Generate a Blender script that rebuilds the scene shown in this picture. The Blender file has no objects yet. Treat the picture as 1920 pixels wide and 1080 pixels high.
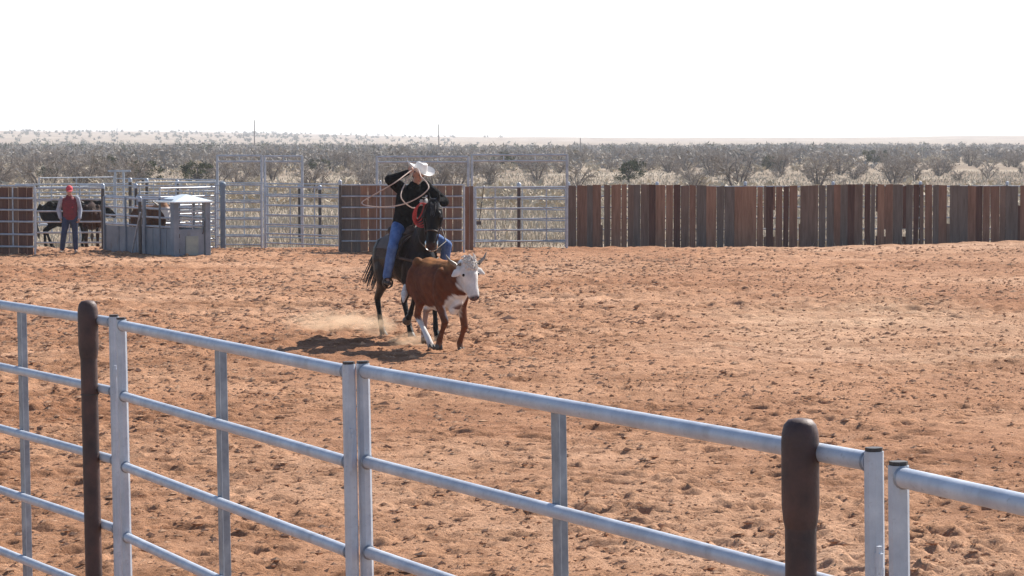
import bpy, math, random
import numpy as np
from mathutils import Vector, Matrix
R = math.radians
SC = bpy.context.scene
COL = SC.collection

# ------------------------------------------------------------------ camera, sky, sun, exposure
CAM_H, FPX, HORIZ = 2.95, 4600.0, 264.0
PITCH = math.atan((540.0 - HORIZ) / FPX)
cam_d = bpy.data.cameras.new('camera')
cam_d.sensor_width = 36.0
cam_d.lens = 36.0 * FPX / 1920.0
cam_d.clip_start, cam_d.clip_end = 0.1, 20000.0
cam = bpy.data.objects.new('camera', cam_d)
cam.location = (0, 0, CAM_H)
cam.rotation_euler = (math.pi / 2 - PITCH, 0, 0)
COL.objects.link(cam)
SC.camera = cam

SUN_EL, SUN_AZ = R(40), R(41)          # azimuth measured from +Y (view direction) towards +X
world = bpy.data.worlds.new('World')
SC.world = world
world.use_nodes = True
wn = world.node_tree
wn.nodes.clear()
sky = wn.nodes.new('ShaderNodeTexSky')
sky.sky_type = 'NISHITA'
sky.sun_disc = False
sky.sun_elevation = SUN_EL
sky.sun_rotation = SUN_AZ
sky.air_density, sky.dust_density, sky.ozone_density = 0.75, 0.3, 1.0
bgn = wn.nodes.new('ShaderNodeBackground')
bgn.inputs[1].default_value = 0.095
won = wn.nodes.new('ShaderNodeOutputWorld')
wn.links.new(sky.outputs[0], bgn.inputs[0])
wn.links.new(bgn.outputs[0], won.inputs[0])
sun_d = bpy.data.lights.new('sun', 'SUN')
sun_d.energy = 4.9
sun_d.angle = R(0.53)
sun_d.color = (1.0, 0.95, 0.87)
sun = bpy.data.objects.new('sun', sun_d)
to_sun = Vector((math.sin(SUN_AZ) * math.cos(SUN_EL), math.cos(SUN_AZ) * math.cos(SUN_EL), math.sin(SUN_EL)))
sun.rotation_euler = to_sun.to_track_quat('Z', 'Y').to_euler()
sun.location = (30, 40, 60)
COL.objects.link(sun)
SC.view_settings.view_transform = 'Standard'
SC.view_settings.look = 'None'
SC.view_settings.exposure = 0.84
SC.view_settings.gamma = 1.0
SC.cycles.use_denoising = True
SC.cycles.max_bounces = 8
SC.cycles.volume_bounces = 1
SC.cycles.transparent_max_bounces = 8


# ------------------------------------------------------------------ geometry of the place
def ray(px, py):
    x, y = (px - 960.0) / FPX, (540.0 - py) / FPX
    c, s = math.cos(PITCH), math.sin(PITCH)
    return Vector((x, c + y * s, -s + y * c))


def ground_at(px, py, z=0.0):
    d = ray(px, py)
    k = (z - CAM_H) / d.z
    return Vector((d.x * k, d.y * k, z))


def at(px, py, dist):
    d = ray(px, py)
    k = dist / d.y
    return Vector((d.x * k, dist, CAM_H + d.z * k))


def side(px, dist):
    return (px - 960.0) * dist / FPX


def height(py, dist):
    return at(960, py, dist).z


# ------------------------------------------------------------------ mesh helpers
class MB:
    def __init__(self):
        self.v, self.f = [], []

    def add(self, vs, fs):
        o = len(self.v)
        self.v += [tuple(p) for p in vs]
        self.f += [tuple(i + o for i in q) for q in fs]
        return self

    def box(self, c, s, rot=None):
        x, y, z = s[0] / 2, s[1] / 2, s[2] / 2
        pts = [Vector(p) for p in ((-x, -y, -z), (x, -y, -z), (x, y, -z), (-x, y, -z), (-x, -y, z), (x, -y, z), (x, y, z), (-x, y, z))]
        if rot is not None:
            pts = [rot @ p for p in pts]
        c = Vector(c)
        return self.add([p + c for p in pts], [(0, 3, 2, 1), (4, 5, 6, 7), (0, 1, 5, 4), (1, 2, 6, 5), (2, 3, 7, 6), (3, 0, 4, 7)])

    def rbox(self, c, s, b=0.006):
        """box with chamfered vertical edges and rims"""
        x, y, z = s[0] / 2, s[1] / 2, s[2] / 2
        prof = [(-x + b, -y), (x - b, -y), (x, -y + b), (x, y - b), (x - b, y), (-x + b, y), (-x, y - b), (-x, -y + b)]
        vs = [(c[0] + p[0], c[1] + p[1], c[2] - z) for p in prof] + [(c[0] + p[0], c[1] + p[1], c[2] + z) for p in prof]
        fs = [tuple(range(7, -1, -1)), tuple(range(8, 16))] + [(i, (i + 1) % 8, 8 + (i + 1) % 8, 8 + i) for i in range(8)]
        return self.add(vs, fs)

    def pipe(self, a, b, r, seg=10, r2=None):
        a, b = Vector(a), Vector(b)
        t = (b - a).normalized()
        u = t.orthogonal().normalized()
        w = t.cross(u)
        r2 = r if r2 is None else r2
        vs, fs = [], []
        for p, rr in ((a, r), (b, r2)):
            for i in range(seg):
                an = 2 * math.pi * i / seg
                vs.append(p + (u * math.cos(an) + w * math.sin(an)) * rr)
        for i in range(seg):
            j = (i + 1) % seg
            fs.append((i, j, seg + j, seg + i))
        fs.append(tuple(range(seg - 1, -1, -1)))
        fs.append(tuple(range(seg, 2 * seg)))
        return self.add(vs, fs)

    def tube(self, pts, radii, seg=12, sd=(0, 1, 0), closed=False):
        """swept tube, radii = r or (r along sd, r across); rounded ends"""
        P = [Vector(p) for p in pts]
        n = len(P)
        rad = [(r, r) if not isinstance(r, (tuple, list)) else tuple(r) for r in radii]
        rings = []
        for i in range(n):
            if closed:
                t = P[(i + 1) % n] - P[i - 1]
            else:
                t = P[min(i + 1, n - 1)] - P[max(i - 1, 0)]
            t.normalize()
            b = Vector(sd) - t * Vector(sd).dot(t)
            if b.length < 0.15:
                b = t.orthogonal()
            b.normalize()
            rings.append((P[i], t, b, t.cross(b), rad[i]))
        if not closed:
            full = []
            p, t, b, c, r = rings[0]
            m = min(r)
            for a in (75, 50, 25):
                full.append((p - t * m * math.sin(R(a)), t, b, c, (r[0] * math.cos(R(a)), r[1] * math.cos(R(a)))))
            full += rings
            p, t, b, c, r = rings[-1]
            m = min(r)
            for a in (25, 50, 75):
                full.append((p + t * m * math.sin(R(a)), t, b, c, (r[0] * math.cos(R(a)), r[1] * math.cos(R(a)))))
            rings = full
        vs, fs = [], []
        for p, t, b, c, r in rings:
            for k in range(seg):
                an = 2 * math.pi * k / seg
                vs.append(p + b * (r[0] * math.cos(an)) + c * (r[1] * math.sin(an)))
        m = len(rings)
        for i in range(m if closed else m - 1):
            i2 = (i + 1) % m
            for k in range(seg):
                k2 = (k + 1) % seg
                fs.append((i * seg + k, i * seg + k2, i2 * seg + k2, i2 * seg + k))
        if not closed:
            fs.append(tuple(range(seg - 1, -1, -1)))
            fs.append(tuple((m - 1) * seg + k for k in range(seg)))
        return self.add(vs, fs)

    def ball(self, c, r, seg=12, rot=None):
        r = (r, r, r) if not isinstance(r, (tuple, list)) else r
        rows = max(5, seg // 2)
        vs, fs = [], []
        for i in range(1, rows):
            th = math.pi * i / rows
            for k in range(seg):
                ph = 2 * math.pi * k / seg
                vs.append(Vector((r[0] * math.sin(th) * math.cos(ph), r[1] * math.sin(th) * math.sin(ph), r[2] * math.cos(th))))
        vs += [Vector((0, 0, r[2])), Vector((0, 0, -r[2]))]
        top, bot = len(vs) - 2, len(vs) - 1
        if rot is not None:
            vs = [rot @ v for v in vs]
        vs = [v + Vector(c) for v in vs]
        for i in range(rows - 2):
            for k in range(seg):
                k2 = (k + 1) % seg
                fs.append((i * seg + k, (i + 1) * seg + k, (i + 1) * seg + k2, i * seg + k2))
        for k in range(seg):
            k2 = (k + 1) % seg
            fs.append((top, k, k2))
            fs.append((bot, (rows - 2) * seg + k2, (rows - 2) * seg + k))
        return self.add(vs, fs)

    def lathe(self, prof, seg=20, c=(0, 0, 0)):
        vs, fs = [], []
        for r, z in prof:
            for k in range(seg):
                an = 2 * math.pi * k / seg
                vs.append((c[0] + r * math.cos(an), c[1] + r * math.sin(an), c[2] + z))
        for i in range(len(prof) - 1):
            for k in range(seg):
                k2 = (k + 1) % seg
                fs.append((i * seg + k, i * seg + k2, (i + 1) * seg + k2, (i + 1) * seg + k))
        fs.append(tuple(range(seg - 1, -1, -1)))
        fs.append(tuple((len(prof) - 1) * seg + k for k in range(seg)))
        return self.add(vs, fs)

    def mesh(self, name, smooth=False):
        me = bpy.data.meshes.new(name)
        me.from_pydata(self.v, [], self.f)
        if smooth:
            me.polygons.foreach_set('use_smooth', [True] * len(me.polygons))
            try:
                me.set_sharp_from_angle(angle=R(40))
            except Exception:
                pass
        me.update()
        return me

    def build(self, name, m, parent=None, smooth=True):
        me = self.mesh(name, smooth)
        me.materials.append(m)
        return obj(name, me, parent)


def obj(name, me, parent=None):
    o = bpy.data.objects.new(name, me)
    COL.objects.link(o)
    if parent is not None:
        o.parent = parent
    return o


def empty(name, loc=(0, 0, 0), rz=0.0):
    o = bpy.data.objects.new(name, None)
    o.empty_display_size = 0.2
    COL.objects.link(o)
    o.location = loc
    o.rotation_euler = (0, 0, rz)
    return o


def tag(o, label=None, cat=None, group=None, kind=None):
    if label: o['label'] = label
    if cat: o['category'] = cat
    if group: o['group'] = group
    if kind: o['kind'] = kind
    return o


def frame(name, A, B, up=(0, 0, 1)):
    """empty at A whose local x runs along A->B and z up"""
    o = empty(name)
    A, B = Vector(A), Vector(B)
    x = (B - A).normalized()
    z = Vector(up)
    y = z.cross(x).normalized()
    z = x.cross(y).normalized()
    o.matrix_world = Matrix(((x.x, y.x, z.x, A.x), (x.y, y.y, z.y, A.y), (x.z, y.z, z.z, A.z), (0, 0, 0, 1)))
    return o


def organic(name, mb, m, parent, voxel=0.014, smooth=5, colour=None):
    me = mb.mesh('tmp')
    ob = bpy.data.objects.new('tmp', me)
    COL.objects.link(ob)
    md = ob.modifiers.new('r', 'REMESH')
    md.mode = 'VOXEL'
    md.voxel_size = voxel
    md.use_smooth_shade = True
    sm = ob.modifiers.new('s', 'SMOOTH')
    sm.factor = 0.5
    sm.iterations = smooth
    bpy.context.view_layer.update()
    dg = bpy.context.evaluated_depsgraph_get()
    new = bpy.data.meshes.new_from_object(ob.evaluated_get(dg))
    bpy.data.objects.remove(ob)
    bpy.data.meshes.remove(me)
    new.name = name
    new.polygons.foreach_set('use_smooth', [True] * len(new.polygons))
    if colour is not None:
        n = len(new.vertices)
        co = np.empty(n * 3, 'f')
        new.vertices.foreach_get('co', co)
        co = co.reshape(-1, 3)
        c = np.ones((n, 4), 'f')
        c[:, :3] = colour(co)
        a = new.color_attributes.new('hide', 'FLOAT_COLOR', 'POINT')
        a.data.foreach_set('color', c.ravel())
    new.materials.clear()
    new.materials.append(m)
    return obj(name, new, parent)


def np_mesh(name, V, F, m, k=3, smooth=False):
    V = np.asarray(V, 'f')
    F = np.asarray(F, 'i')
    me = bpy.data.meshes.new(name)
    me.vertices.add(len(V))
    me.vertices.foreach_set('co', V.ravel())
    me.loops.add(F.size)
    me.loops.foreach_set('vertex_index', F.ravel())
    me.polygons.add(len(F))
    me.polygons.foreach_set('loop_start', np.arange(0, F.size, k, dtype='i'))
    me.polygons.foreach_set('loop_total', np.full(len(F), k, 'i'))
    me.polygons.foreach_set('use_smooth', np.full(len(F), smooth))
    me.update(calc_edges=True)
    me.materials.append(m)
    return me


_rng = np.random.default_rng(7)
_tab = _rng.random((256, 256)).astype('f')


def vnoise(x, y, s=0):
    x = x + s * 17.31
    y = y + s * 9.77
    xi, yi = np.floor(x).astype(int), np.floor(y).astype(int)
    fx, fy = x - xi, y - yi
    fx = fx * fx * (3 - 2 * fx)
    fy = fy * fy * (3 - 2 * fy)
    a, b = _tab[xi & 255, yi & 255], _tab[(xi + 1) & 255, yi & 255]
    c, d = _tab[xi & 255, (yi + 1) & 255], _tab[(xi + 1) & 255, (yi + 1) & 255]
    return (a * (1 - fx) + b * fx) * (1 - fy) + (c * (1 - fx) + d * fx) * fy - 0.5


# ------------------------------------------------------------------ materials
def new_mat(name):
    m = bpy.data.materials.new(name)
    m.use_nodes = True
    nt = m.node_tree
    b = nt.nodes['Principled BSDF']
    return m, nt, b


def noise(nt, scale, detail=4, rough=0.6, vec=None, coord='Object', stretch=None):
    tc = nt.nodes.new('ShaderNodeTexCoord')
    out = tc.outputs[coord]
    if stretch:
        mp = nt.nodes.new('ShaderNodeMapping')
        mp.inputs['Scale'].default_value = stretch
        nt.links.new(out, mp.inputs[0])
        out = mp.outputs[0]
    n = nt.nodes.new('ShaderNodeTexNoise')
    n.inputs['Scale'].default_value = scale
    n.inputs['Detail'].default_value = detail
    n.inputs['Roughness'].default_value = rough
    nt.links.new(out, n.inputs['Vector'])
    return n.outputs['Fac']


def ramp(nt, fac, stops):
    r = nt.nodes.new('ShaderNodeValToRGB')
    el = r.color_ramp.elements
    while len(el) < len(stops):
        el.new(0.5)
    for e, (p, c) in zip(el, stops):
        e.position = p
        e.color = (*c, 1)
    nt.links.new(fac, r.inputs[0])
    return r.outputs[0]


def mix(nt, fac, a, b, mode='MIX'):
    n = nt.nodes.new('ShaderNodeMix')
    n.data_type = 'RGBA'
    n.blend_type = mode
    for s, v in ((n.inputs[0], fac), (n.inputs[6], a), (n.inputs[7], b)):
        if hasattr(v, 'links'):
            nt.links.new(v, s)
        elif isinstance(v, (int, float)):
            s.default_value = v
        else:
            s.default_value = (*v, 1)
    return n.outputs[2]


def bump(nt, b, fac, strength=0.3, dist=0.01):
    n = nt.nodes.new('ShaderNodeBump')
    n.inputs['Strength'].default_value = strength
    n.inputs['Distance'].default_value = dist
    nt.links.new(fac, n.inputs['Height'])
    nt.links.new(n.outputs[0], b.inputs['Normal'])


def simple(name, c1, c2, scale=8, rough=0.7, metal=0.0, bs=0.0, bd=0.01, stretch=None, bscale=None, spread=(0.35, 0.65), spec=None):
    m, nt, b = new_mat(name)
    f = noise(nt, scale, 5, 0.6, stretch=stretch)
    nt.links.new(ramp(nt, f, [(spread[0], c1), (spread[1], c2)]), b.inputs['Base Color'])
    b.inputs['Roughness'].default_value = rough
    b.inputs['Metallic'].default_value = metal
    if spec is not None:
        b.inputs['Specular IOR Level'].default_value = spec
    if bs:
        g = noise(nt, bscale or scale * 3, 4, 0.6, stretch=stretch)
        bump(nt, b, g, bs, bd)
    return m


M = {}
M['galv'] = simple('galvanised_steel', (0.40, 0.43, 0.49), (0.53, 0.56, 0.62), 6, 0.50, 0.15, 0.08, 0.004, stretch=(1, 1, 1))
def worn_galv():
    m, nt, b = new_mat('worn_galvanised_pipe')
    base = ramp(nt, noise(nt, 6, 6, 0.65), [(0.32, (0.36, 0.39, 0.45)), (0.52, (0.47, 0.50, 0.56)), (0.70, (0.57, 0.60, 0.65))])
    stain = ramp(nt, noise(nt, 2.3, 7, 0.72), [(0.56, (0, 0, 0)), (0.70, (0.55, 0.55, 0.55))])
    c = mix(nt, stain, base, (0.30, 0.245, 0.215))
    spot = ramp(nt, noise(nt, 55, 4, 0.7), [(0.60, (0, 0, 0)), (0.70, (0.5, 0.5, 0.5))])
    c = mix(nt, spot, c, (0.26, 0.27, 0.30))
    nt.links.new(c, b.inputs['Base Color'])
    r = ramp(nt, noise(nt, 11, 5, 0.7), [(0.35, (0.38,) * 3), (0.65, (0.62,) * 3)])
    nt.links.new(r, b.inputs['Roughness'])
    b.inputs['Metallic'].default_value = 0.15
    bump(nt, b, noise(nt, 40, 5, 0.7), 0.25, 0.004)
    return m


M['galv'] = worn_galv()
M['galv_far'] = simple('weathered_galvanised_pipe', (0.27, 0.295, 0.34), (0.45, 0.48, 0.53), 5, 0.40, 0.2)
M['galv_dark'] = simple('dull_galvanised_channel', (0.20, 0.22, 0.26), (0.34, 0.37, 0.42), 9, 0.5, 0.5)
M['steel_blue'] = simple('grey_painted_sheet_steel', (0.095, 0.13, 0.19), (0.16, 0.20, 0.275), 2.2, 0.45, 0.2, 0.05, 0.01)
def chute_steel():
    m, nt, b = new_mat('worn_blue_grey_sheet')
    base = ramp(nt, noise(nt, 1.6, 6, 0.65), [(0.34, (0.115, 0.15, 0.19)), (0.66, (0.21, 0.25, 0.295))])
    rust = ramp(nt, noise(nt, 4.0, 7, 0.75, stretch=(1, 1, 0.4)), [(0.55, (0, 0, 0)), (0.72, (0.8, 0.8, 0.8))])
    nt.links.new(mix(nt, rust, base, (0.12, 0.095, 0.085)), b.inputs['Base Color'])
    b.inputs['Roughness'].default_value = 0.55
    bump(nt, b, noise(nt, 3.0, 3, 0.5), 0.25, 0.03)
    return m


M['steel_blue'] = chute_steel()
M['steel_pale'] = simple('pale_sheet_steel', (0.16, 0.205, 0.215), (0.26, 0.30, 0.27), 3, 0.5, 0.2)
M['roof_white'] = simple('white_sheet_steel', (0.62, 0.68, 0.70), (0.74, 0.79, 0.80), 3, 0.4, 0.1)
M['rust_pipe'] = simple('dark_brown_pipe', (0.034, 0.022, 0.022), (0.105, 0.052, 0.042), 9, 0.6, 0.1, 0.5, 0.005, bscale=45, spread=(0.3, 0.72))
M['dark_pipe'] = simple('dark_weathered_pipe', (0.035, 0.03, 0.03), (0.075, 0.06, 0.055), 10, 0.6, 0.1)
woods = [((0.165, 0.085, 0.060), (0.300, 0.170, 0.125)), ((0.115, 0.090, 0.080), (0.215, 0.172, 0.155)),
         ((0.215, 0.112, 0.075), (0.380, 0.220, 0.155)), ((0.130, 0.085, 0.068), (0.250, 0.168, 0.138)), ((0.075, 0.036, 0.030), (0.150, 0.074, 0.060))]
for i, (a, b_) in enumerate(woods):
    a, b_ = tuple(v * k for v, k in zip(a, (0.90, 0.86, 0.80))), tuple(v * k for v, k in zip(b_, (0.90, 0.86, 0.80)))
    M['wood%d' % i] = simple('weathered_plank_%d' % i, a, b_, 5, 0.85, 0, 0.6, 0.012, stretch=(3, 3, 0.30), bscale=9, spread=(0.28, 0.72), spec=0.2)


def hide_mat(name, rough, spec=0.3, var=0.35, sheen=0.0):
    m, nt, b = new_mat(name)
    at_ = nt.nodes.new('ShaderNodeAttribute')
    at_.attribute_name = 'hide'
    f = noise(nt, 7, 5, 0.65)
    v = ramp(nt, f, [(0.3, (1 - var,) * 3), (0.7, (1, 1, 1))])
    nt.links.new(mix(nt, 1.0, at_.outputs['Color'], v, 'MULTIPLY'), b.inputs['Base Color'])
    b.inputs['Roughness'].default_value = rough
    b.inputs['Specular IOR Level'].default_value = spec
    b.inputs['Sheen Weight'].default_value = sheen
    bump(nt, b, noise(nt, 38, 5, 0.75, stretch=(0.6, 1, 0.5)), 0.6, 0.012)
    return m


M['hide'] = hide_mat('cattle_hide', 0.75, 0.12, 0.35)
M['horsehide'] = hide_mat('horse_coat', 0.38, 0.09, 0.4)
M['skin'] = hide_mat('skin', 0.55, 0.35, 0.12)
M['horn'] = simple('horn', (0.10, 0.085, 0.075), (0.30, 0.25, 0.2), 9, 0.45)
M['hoof'] = simple('hoof', (0.035, 0.03, 0.027), (0.09, 0.07, 0.05), 20, 0.6)
M['eye'] = simple('eye', (0.008, 0.006, 0.005), (0.012, 0.01, 0.008), 5, 0.12)
M['hair_black'] = simple('black_hair', (0.010, 0.009, 0.009), (0.028, 0.022, 0.02), 30, 0.5, 0, 0.8, 0.02, stretch=(1, 1, 0.2))
M['hair_brown'] = simple('brown_hair', (0.03, 0.018, 0.01), (0.07, 0.04, 0.025), 40, 0.6, 0, 0.5, 0.01)
M['tail_white'] = simple('white_tail_hair', (0.55, 0.5, 0.45), (0.75, 0.72, 0.68), 40, 0.7, 0, 0.6, 0.01)
M['jacket'] = simple('black_canvas', (0.0035, 0.0036, 0.0042), (0.010, 0.0105, 0.012), 14, 0.9, 0, 0.9, 0.04, bscale=9, spec=0.06)
M['denim'] = simple('blue_denim', (0.045, 0.10, 0.27), (0.11, 0.20, 0.42), 9, 0.85, 0, 0.8, 0.03, bscale=10)
M['denim_dark'] = simple('navy_denim', (0.012, 0.021, 0.058), (0.026, 0.042, 0.10), 9, 0.9, 0, 0.5, 0.012, bscale=14)
M['hat'] = simple('pale_felt', (0.66, 0.63, 0.60), (0.76, 0.73, 0.70), 12, 0.85, 0, 0.1, 0.004)
M['boot'] = simple('dark_leather', (0.02, 0.014, 0.011), (0.05, 0.034, 0.026), 20, 0.5)
M['leather'] = simple('brown_leather', (0.028, 0.013, 0.007), (0.07, 0.034, 0.018), 14, 0.6, 0, 0.3, 0.006)
M['silver'] = simple('silver_buckle', (0.6, 0.6, 0.6), (0.75, 0.75, 0.75), 10, 0.25, 0.9)
M['glove'] = simple('grey_glove', (0.25, 0.24, 0.22), (0.42, 0.40, 0.37), 25, 0.85)
M['rope_red'] = simple('red_rope', (0.42, 0.03, 0.03), (0.60, 0.07, 0.06), 60, 0.7, 0, 0.5, 0.004)
M['rope_tan'] = simple('tan_rope', (0.42, 0.30, 0.24), (0.60, 0.45, 0.37), 60, 0.7, 0, 0.5, 0.004)
M['vest'] = simple('dark_red_quilted_cloth', (0.125, 0.008, 0.016), (0.20, 0.016, 0.026), 8, 0.8, 0, 0.5, 0.015, stretch=(1, 1, 4))
M['sleeve'] = simple('grey_knit', (0.27, 0.28, 0.33), (0.38, 0.39, 0.44), 14, 0.9, 0, 0.4, 0.01)
M['cap'] = simple('red_cap_cloth', (0.45, 0.03, 0.05), (0.60, 0.06, 0.08), 20, 0.8)
M['shoe'] = simple('tan_suede', (0.30, 0.22, 0.16), (0.42, 0.32, 0.24), 20, 0.8)
M['blanket'] = simple('woven_saddle_blanket', (0.022, 0.011, 0.008), (0.07, 0.045, 0.032), 26, 0.95, 0, 0.4, 0.01, stretch=(1, 3, 1))
M['twig'] = simple('grey_twigs', (0.215, 0.18, 0.150), (0.43, 0.375, 0.32), 1.2, 0.9, spec=0.1)
M['bark'] = simple('dark_bark', (0.10, 0.085, 0.078), (0.20, 0.175, 0.16), 4, 0.9, spec=0.1)
M['juniper'] = simple('juniper_foliage', (0.030, 0.042, 0.016), (0.10, 0.115, 0.045), 1.6, 0.8, spec=0.15)
M['farscrub'] = simple('far_scrub', (0.15, 0.14, 0.120), (0.38, 0.335, 0.29), 0.06, 0.9, spec=0.1)
M['pole'] = simple('grey_timber_pole', (0.09, 0.08, 0.075), (0.17, 0.155, 0.15), 2, 0.85)
M['drygrass'] = simple('dry_grass_blades', (0.40, 0.335, 0.24), (0.58, 0.50, 0.38), 0.5, 0.8, spec=0.1)


def dirt_material():
    m, nt, b = new_mat('arena_dirt')
    big = ramp(nt, noise(nt, 0.085, 5, 0.6), [(0.36, (0.345, 0.165, 0.086)), (0.52, (0.425, 0.228, 0.130)), (0.68, (0.525, 0.320, 0.205))])
    streak = ramp(nt, noise(nt, 0.55, 6, 0.65, stretch=(0.22, 1.0, 1.0)), [(0.38, (0.80, 0.76, 0.72)), (0.5, (1.0, 1.0, 1.0)), (0.66, (1.16, 1.18, 1.20))])
    mid = ramp(nt, noise(nt, 2.1, 7, 0.72), [(0.33, (0.66, 0.60, 0.56)), (0.50, (1.0, 1.0, 1.0)), (0.68, (1.10, 1.11, 1.12))])
    fine = ramp(nt, noise(nt, 24, 6, 0.8), [(0.30, (0.50, 0.45, 0.42)), (0.50, (0.98, 0.98, 0.98)), (0.72, (1.25, 1.27, 1.30))])
    # a broad dry, powdery patch of paler soil right of the middle
    tc = nt.nodes.new('ShaderNodeTexCoord')
    mp = nt.nodes.new('ShaderNodeMapping')
    mp.inputs['Location'].default_value = (-0.80, -2.05, 0)
    mp.inputs['Scale'].default_value = (0.13, 0.052, 0.0)
    nt.links.new(tc.outputs['Object'], mp.inputs[0])
    ln = nt.nodes.new('ShaderNodeVectorMath')
    ln.operation = 'LENGTH'
    nt.links.new(mp.outputs[0], ln.inputs[0])
    ad = nt.nodes.new('ShaderNodeMath')
    ad.operation = 'MULTIPLY_ADD'
    ad.inputs[1].default_value = 1.1
    nt.links.new(noise(nt, 0.4, 5, 0.6), ad.inputs[0])
    nt.links.new(ln.outputs['Value'], ad.inputs[2])
    dry = ramp(nt, ad.outputs[0], [(0.55, (0.75, 0.75, 0.75)), (1.0, (0, 0, 0))])
    big = mix(nt, dry, big, (0.56, 0.365, 0.235))
    c = mix(nt, 1.0, big, mid, 'MULTIPLY')
    c = mix(nt, 1.0, c, streak, 'MULTIPLY')
    c = mix(nt, 1.0, c, fine, 'MULTIPLY')
    nt.links.new(c, b.inputs['Base Color'])
    b.inputs['Roughness'].default_value = 0.95
    b.inputs['Specular IOR Level'].default_value = 0.1
    bump(nt, b, noise(nt, 34, 5, 0.75), 0.9, 0.03)
    return m


M['dirt'] = dirt_material()
M['clod'] = simple('dirt_clods', (0.36, 0.18, 0.098), (0.54, 0.33, 0.205), 3, 0.95, 0, 0.6, 0.01, bscale=40, spec=0.1)


def land_material():
    m, nt, b = new_mat('dry_rangeland')
    g = ramp(nt, noise(nt, 0.035, 6, 0.65), [(0.34, (0.22, 0.165, 0.12)), (0.5, (0.32, 0.255, 0.19)), (0.66, (0.44, 0.365, 0.28))])
    f = ramp(nt, noise(nt, 1.3, 6, 0.75), [(0.3, (0.66, 0.62, 0.6)), (0.6, (1.05, 1.05, 1.05))])
    c = mix(nt, 1.0, g, f, 'MULTIPLY')
    nt.links.new(c, b.inputs['Base Color'])
    b.inputs['Roughness'].default_value = 0.95
    b.inputs['Specular IOR Level'].default_value = 0.05
    bump(nt, b, noise(nt, 3.5, 5, 0.7), 0.8, 0.15)
    return m


M['land'] = land_material()

# ------------------------------------------------------------------ ground, hills, arena
def land_z(X, Y):
    D = np.sqrt(X * X + Y * Y)
    ang = X / np.maximum(Y, 1.0)
    px = 960 + ang * FPX
    k = np.clip((D - 900.0) / 1700.0, 0, 1)
    k = k * k * (3 - 2 * k)
    crest = np.interp(px, [-1500, 0, 230, 480, 700, 1000, 1400, 1920, 3400],
                      [13.6, 13.2, 12.4, 9.8, 7.6, 6.6, 6.2, 7.2, 7.0])
    z = k * (crest + 2.6 * vnoise(X / 260, Y / 260, 3) + 0.9 * vnoise(X / 70, Y / 70, 5))
    z = z + np.clip((D - 160) / 400, 0, 1) * 0.5 * vnoise(X / 90, Y / 90, 2)
    back = np.clip((D - 2700.0) / 2500.0, 0, 1)
    return z * (1 - 0.75 * back) - 0.10


ys = np.concatenate([np.linspace(-60, 60, 13), np.geomspace(66, 6500, 190)])
us = np.linspace(-1, 1, 161)
YY, UU = np.meshgrid(ys, us, indexing='ij')
XX = UU * (np.abs(YY) * 0.62 + 90)
ZZ = land_z(XX, np.maximum(YY, 1.0))


def grid_faces(nr, nc):
    i = np.arange(nr - 1)[:, None] * nc + np.arange(nc - 1)[None, :]
    return np.stack([i, i + 1, i + nc + 1, i + nc], -1).reshape(-1, 4)


me = np_mesh('ground', np.stack([XX, YY, ZZ], -1).reshape(-1, 3), grid_faces(len(ys), len(us)), M['land'], 4, True)
tag(obj('ground', me), kind='structure')

# arena dirt: a finely worked sheet, churned by hooves and harrow
rows = np.concatenate([np.arange(1.0, 13, 0.22), np.arange(13, 27, 0.030), np.arange(27, 44, 0.05), np.arange(44, 68.2, 0.10)])
NC = 540
us = np.linspace(-1, 1, NC)
YY, UU = np.meshgrid(rows, us, indexing='ij')
HALF = rows * 0.245 + 2.0
XX = UU * HALF[:, None]
FARK = np.clip((YY - 20) / 14.0, 0, 1)
ZZ = 0.034 * vnoise(XX / 1.5, YY / 1.3, 1) + (0.022 + 0.030 * FARK) * vnoise(XX / 0.38, YY / 0.42, 2) + (0.022 + 0.034 * FARK) * vnoise(XX / 0.17, YY / 0.21, 3) \
    + 0.026 * vnoise(XX / 0.085, YY / 0.08, 4) + 0.014 * vnoise(XX / 0.045, YY / 0.05, 17)
churn = np.clip(0.5 + 2.2 * vnoise(XX / 4.5, YY / 6.0, 14), 0.12, 1.35)
ZZ *= (0.60 + 0.60 * churn) * (0.60 + 0.36 * FARK)
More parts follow.
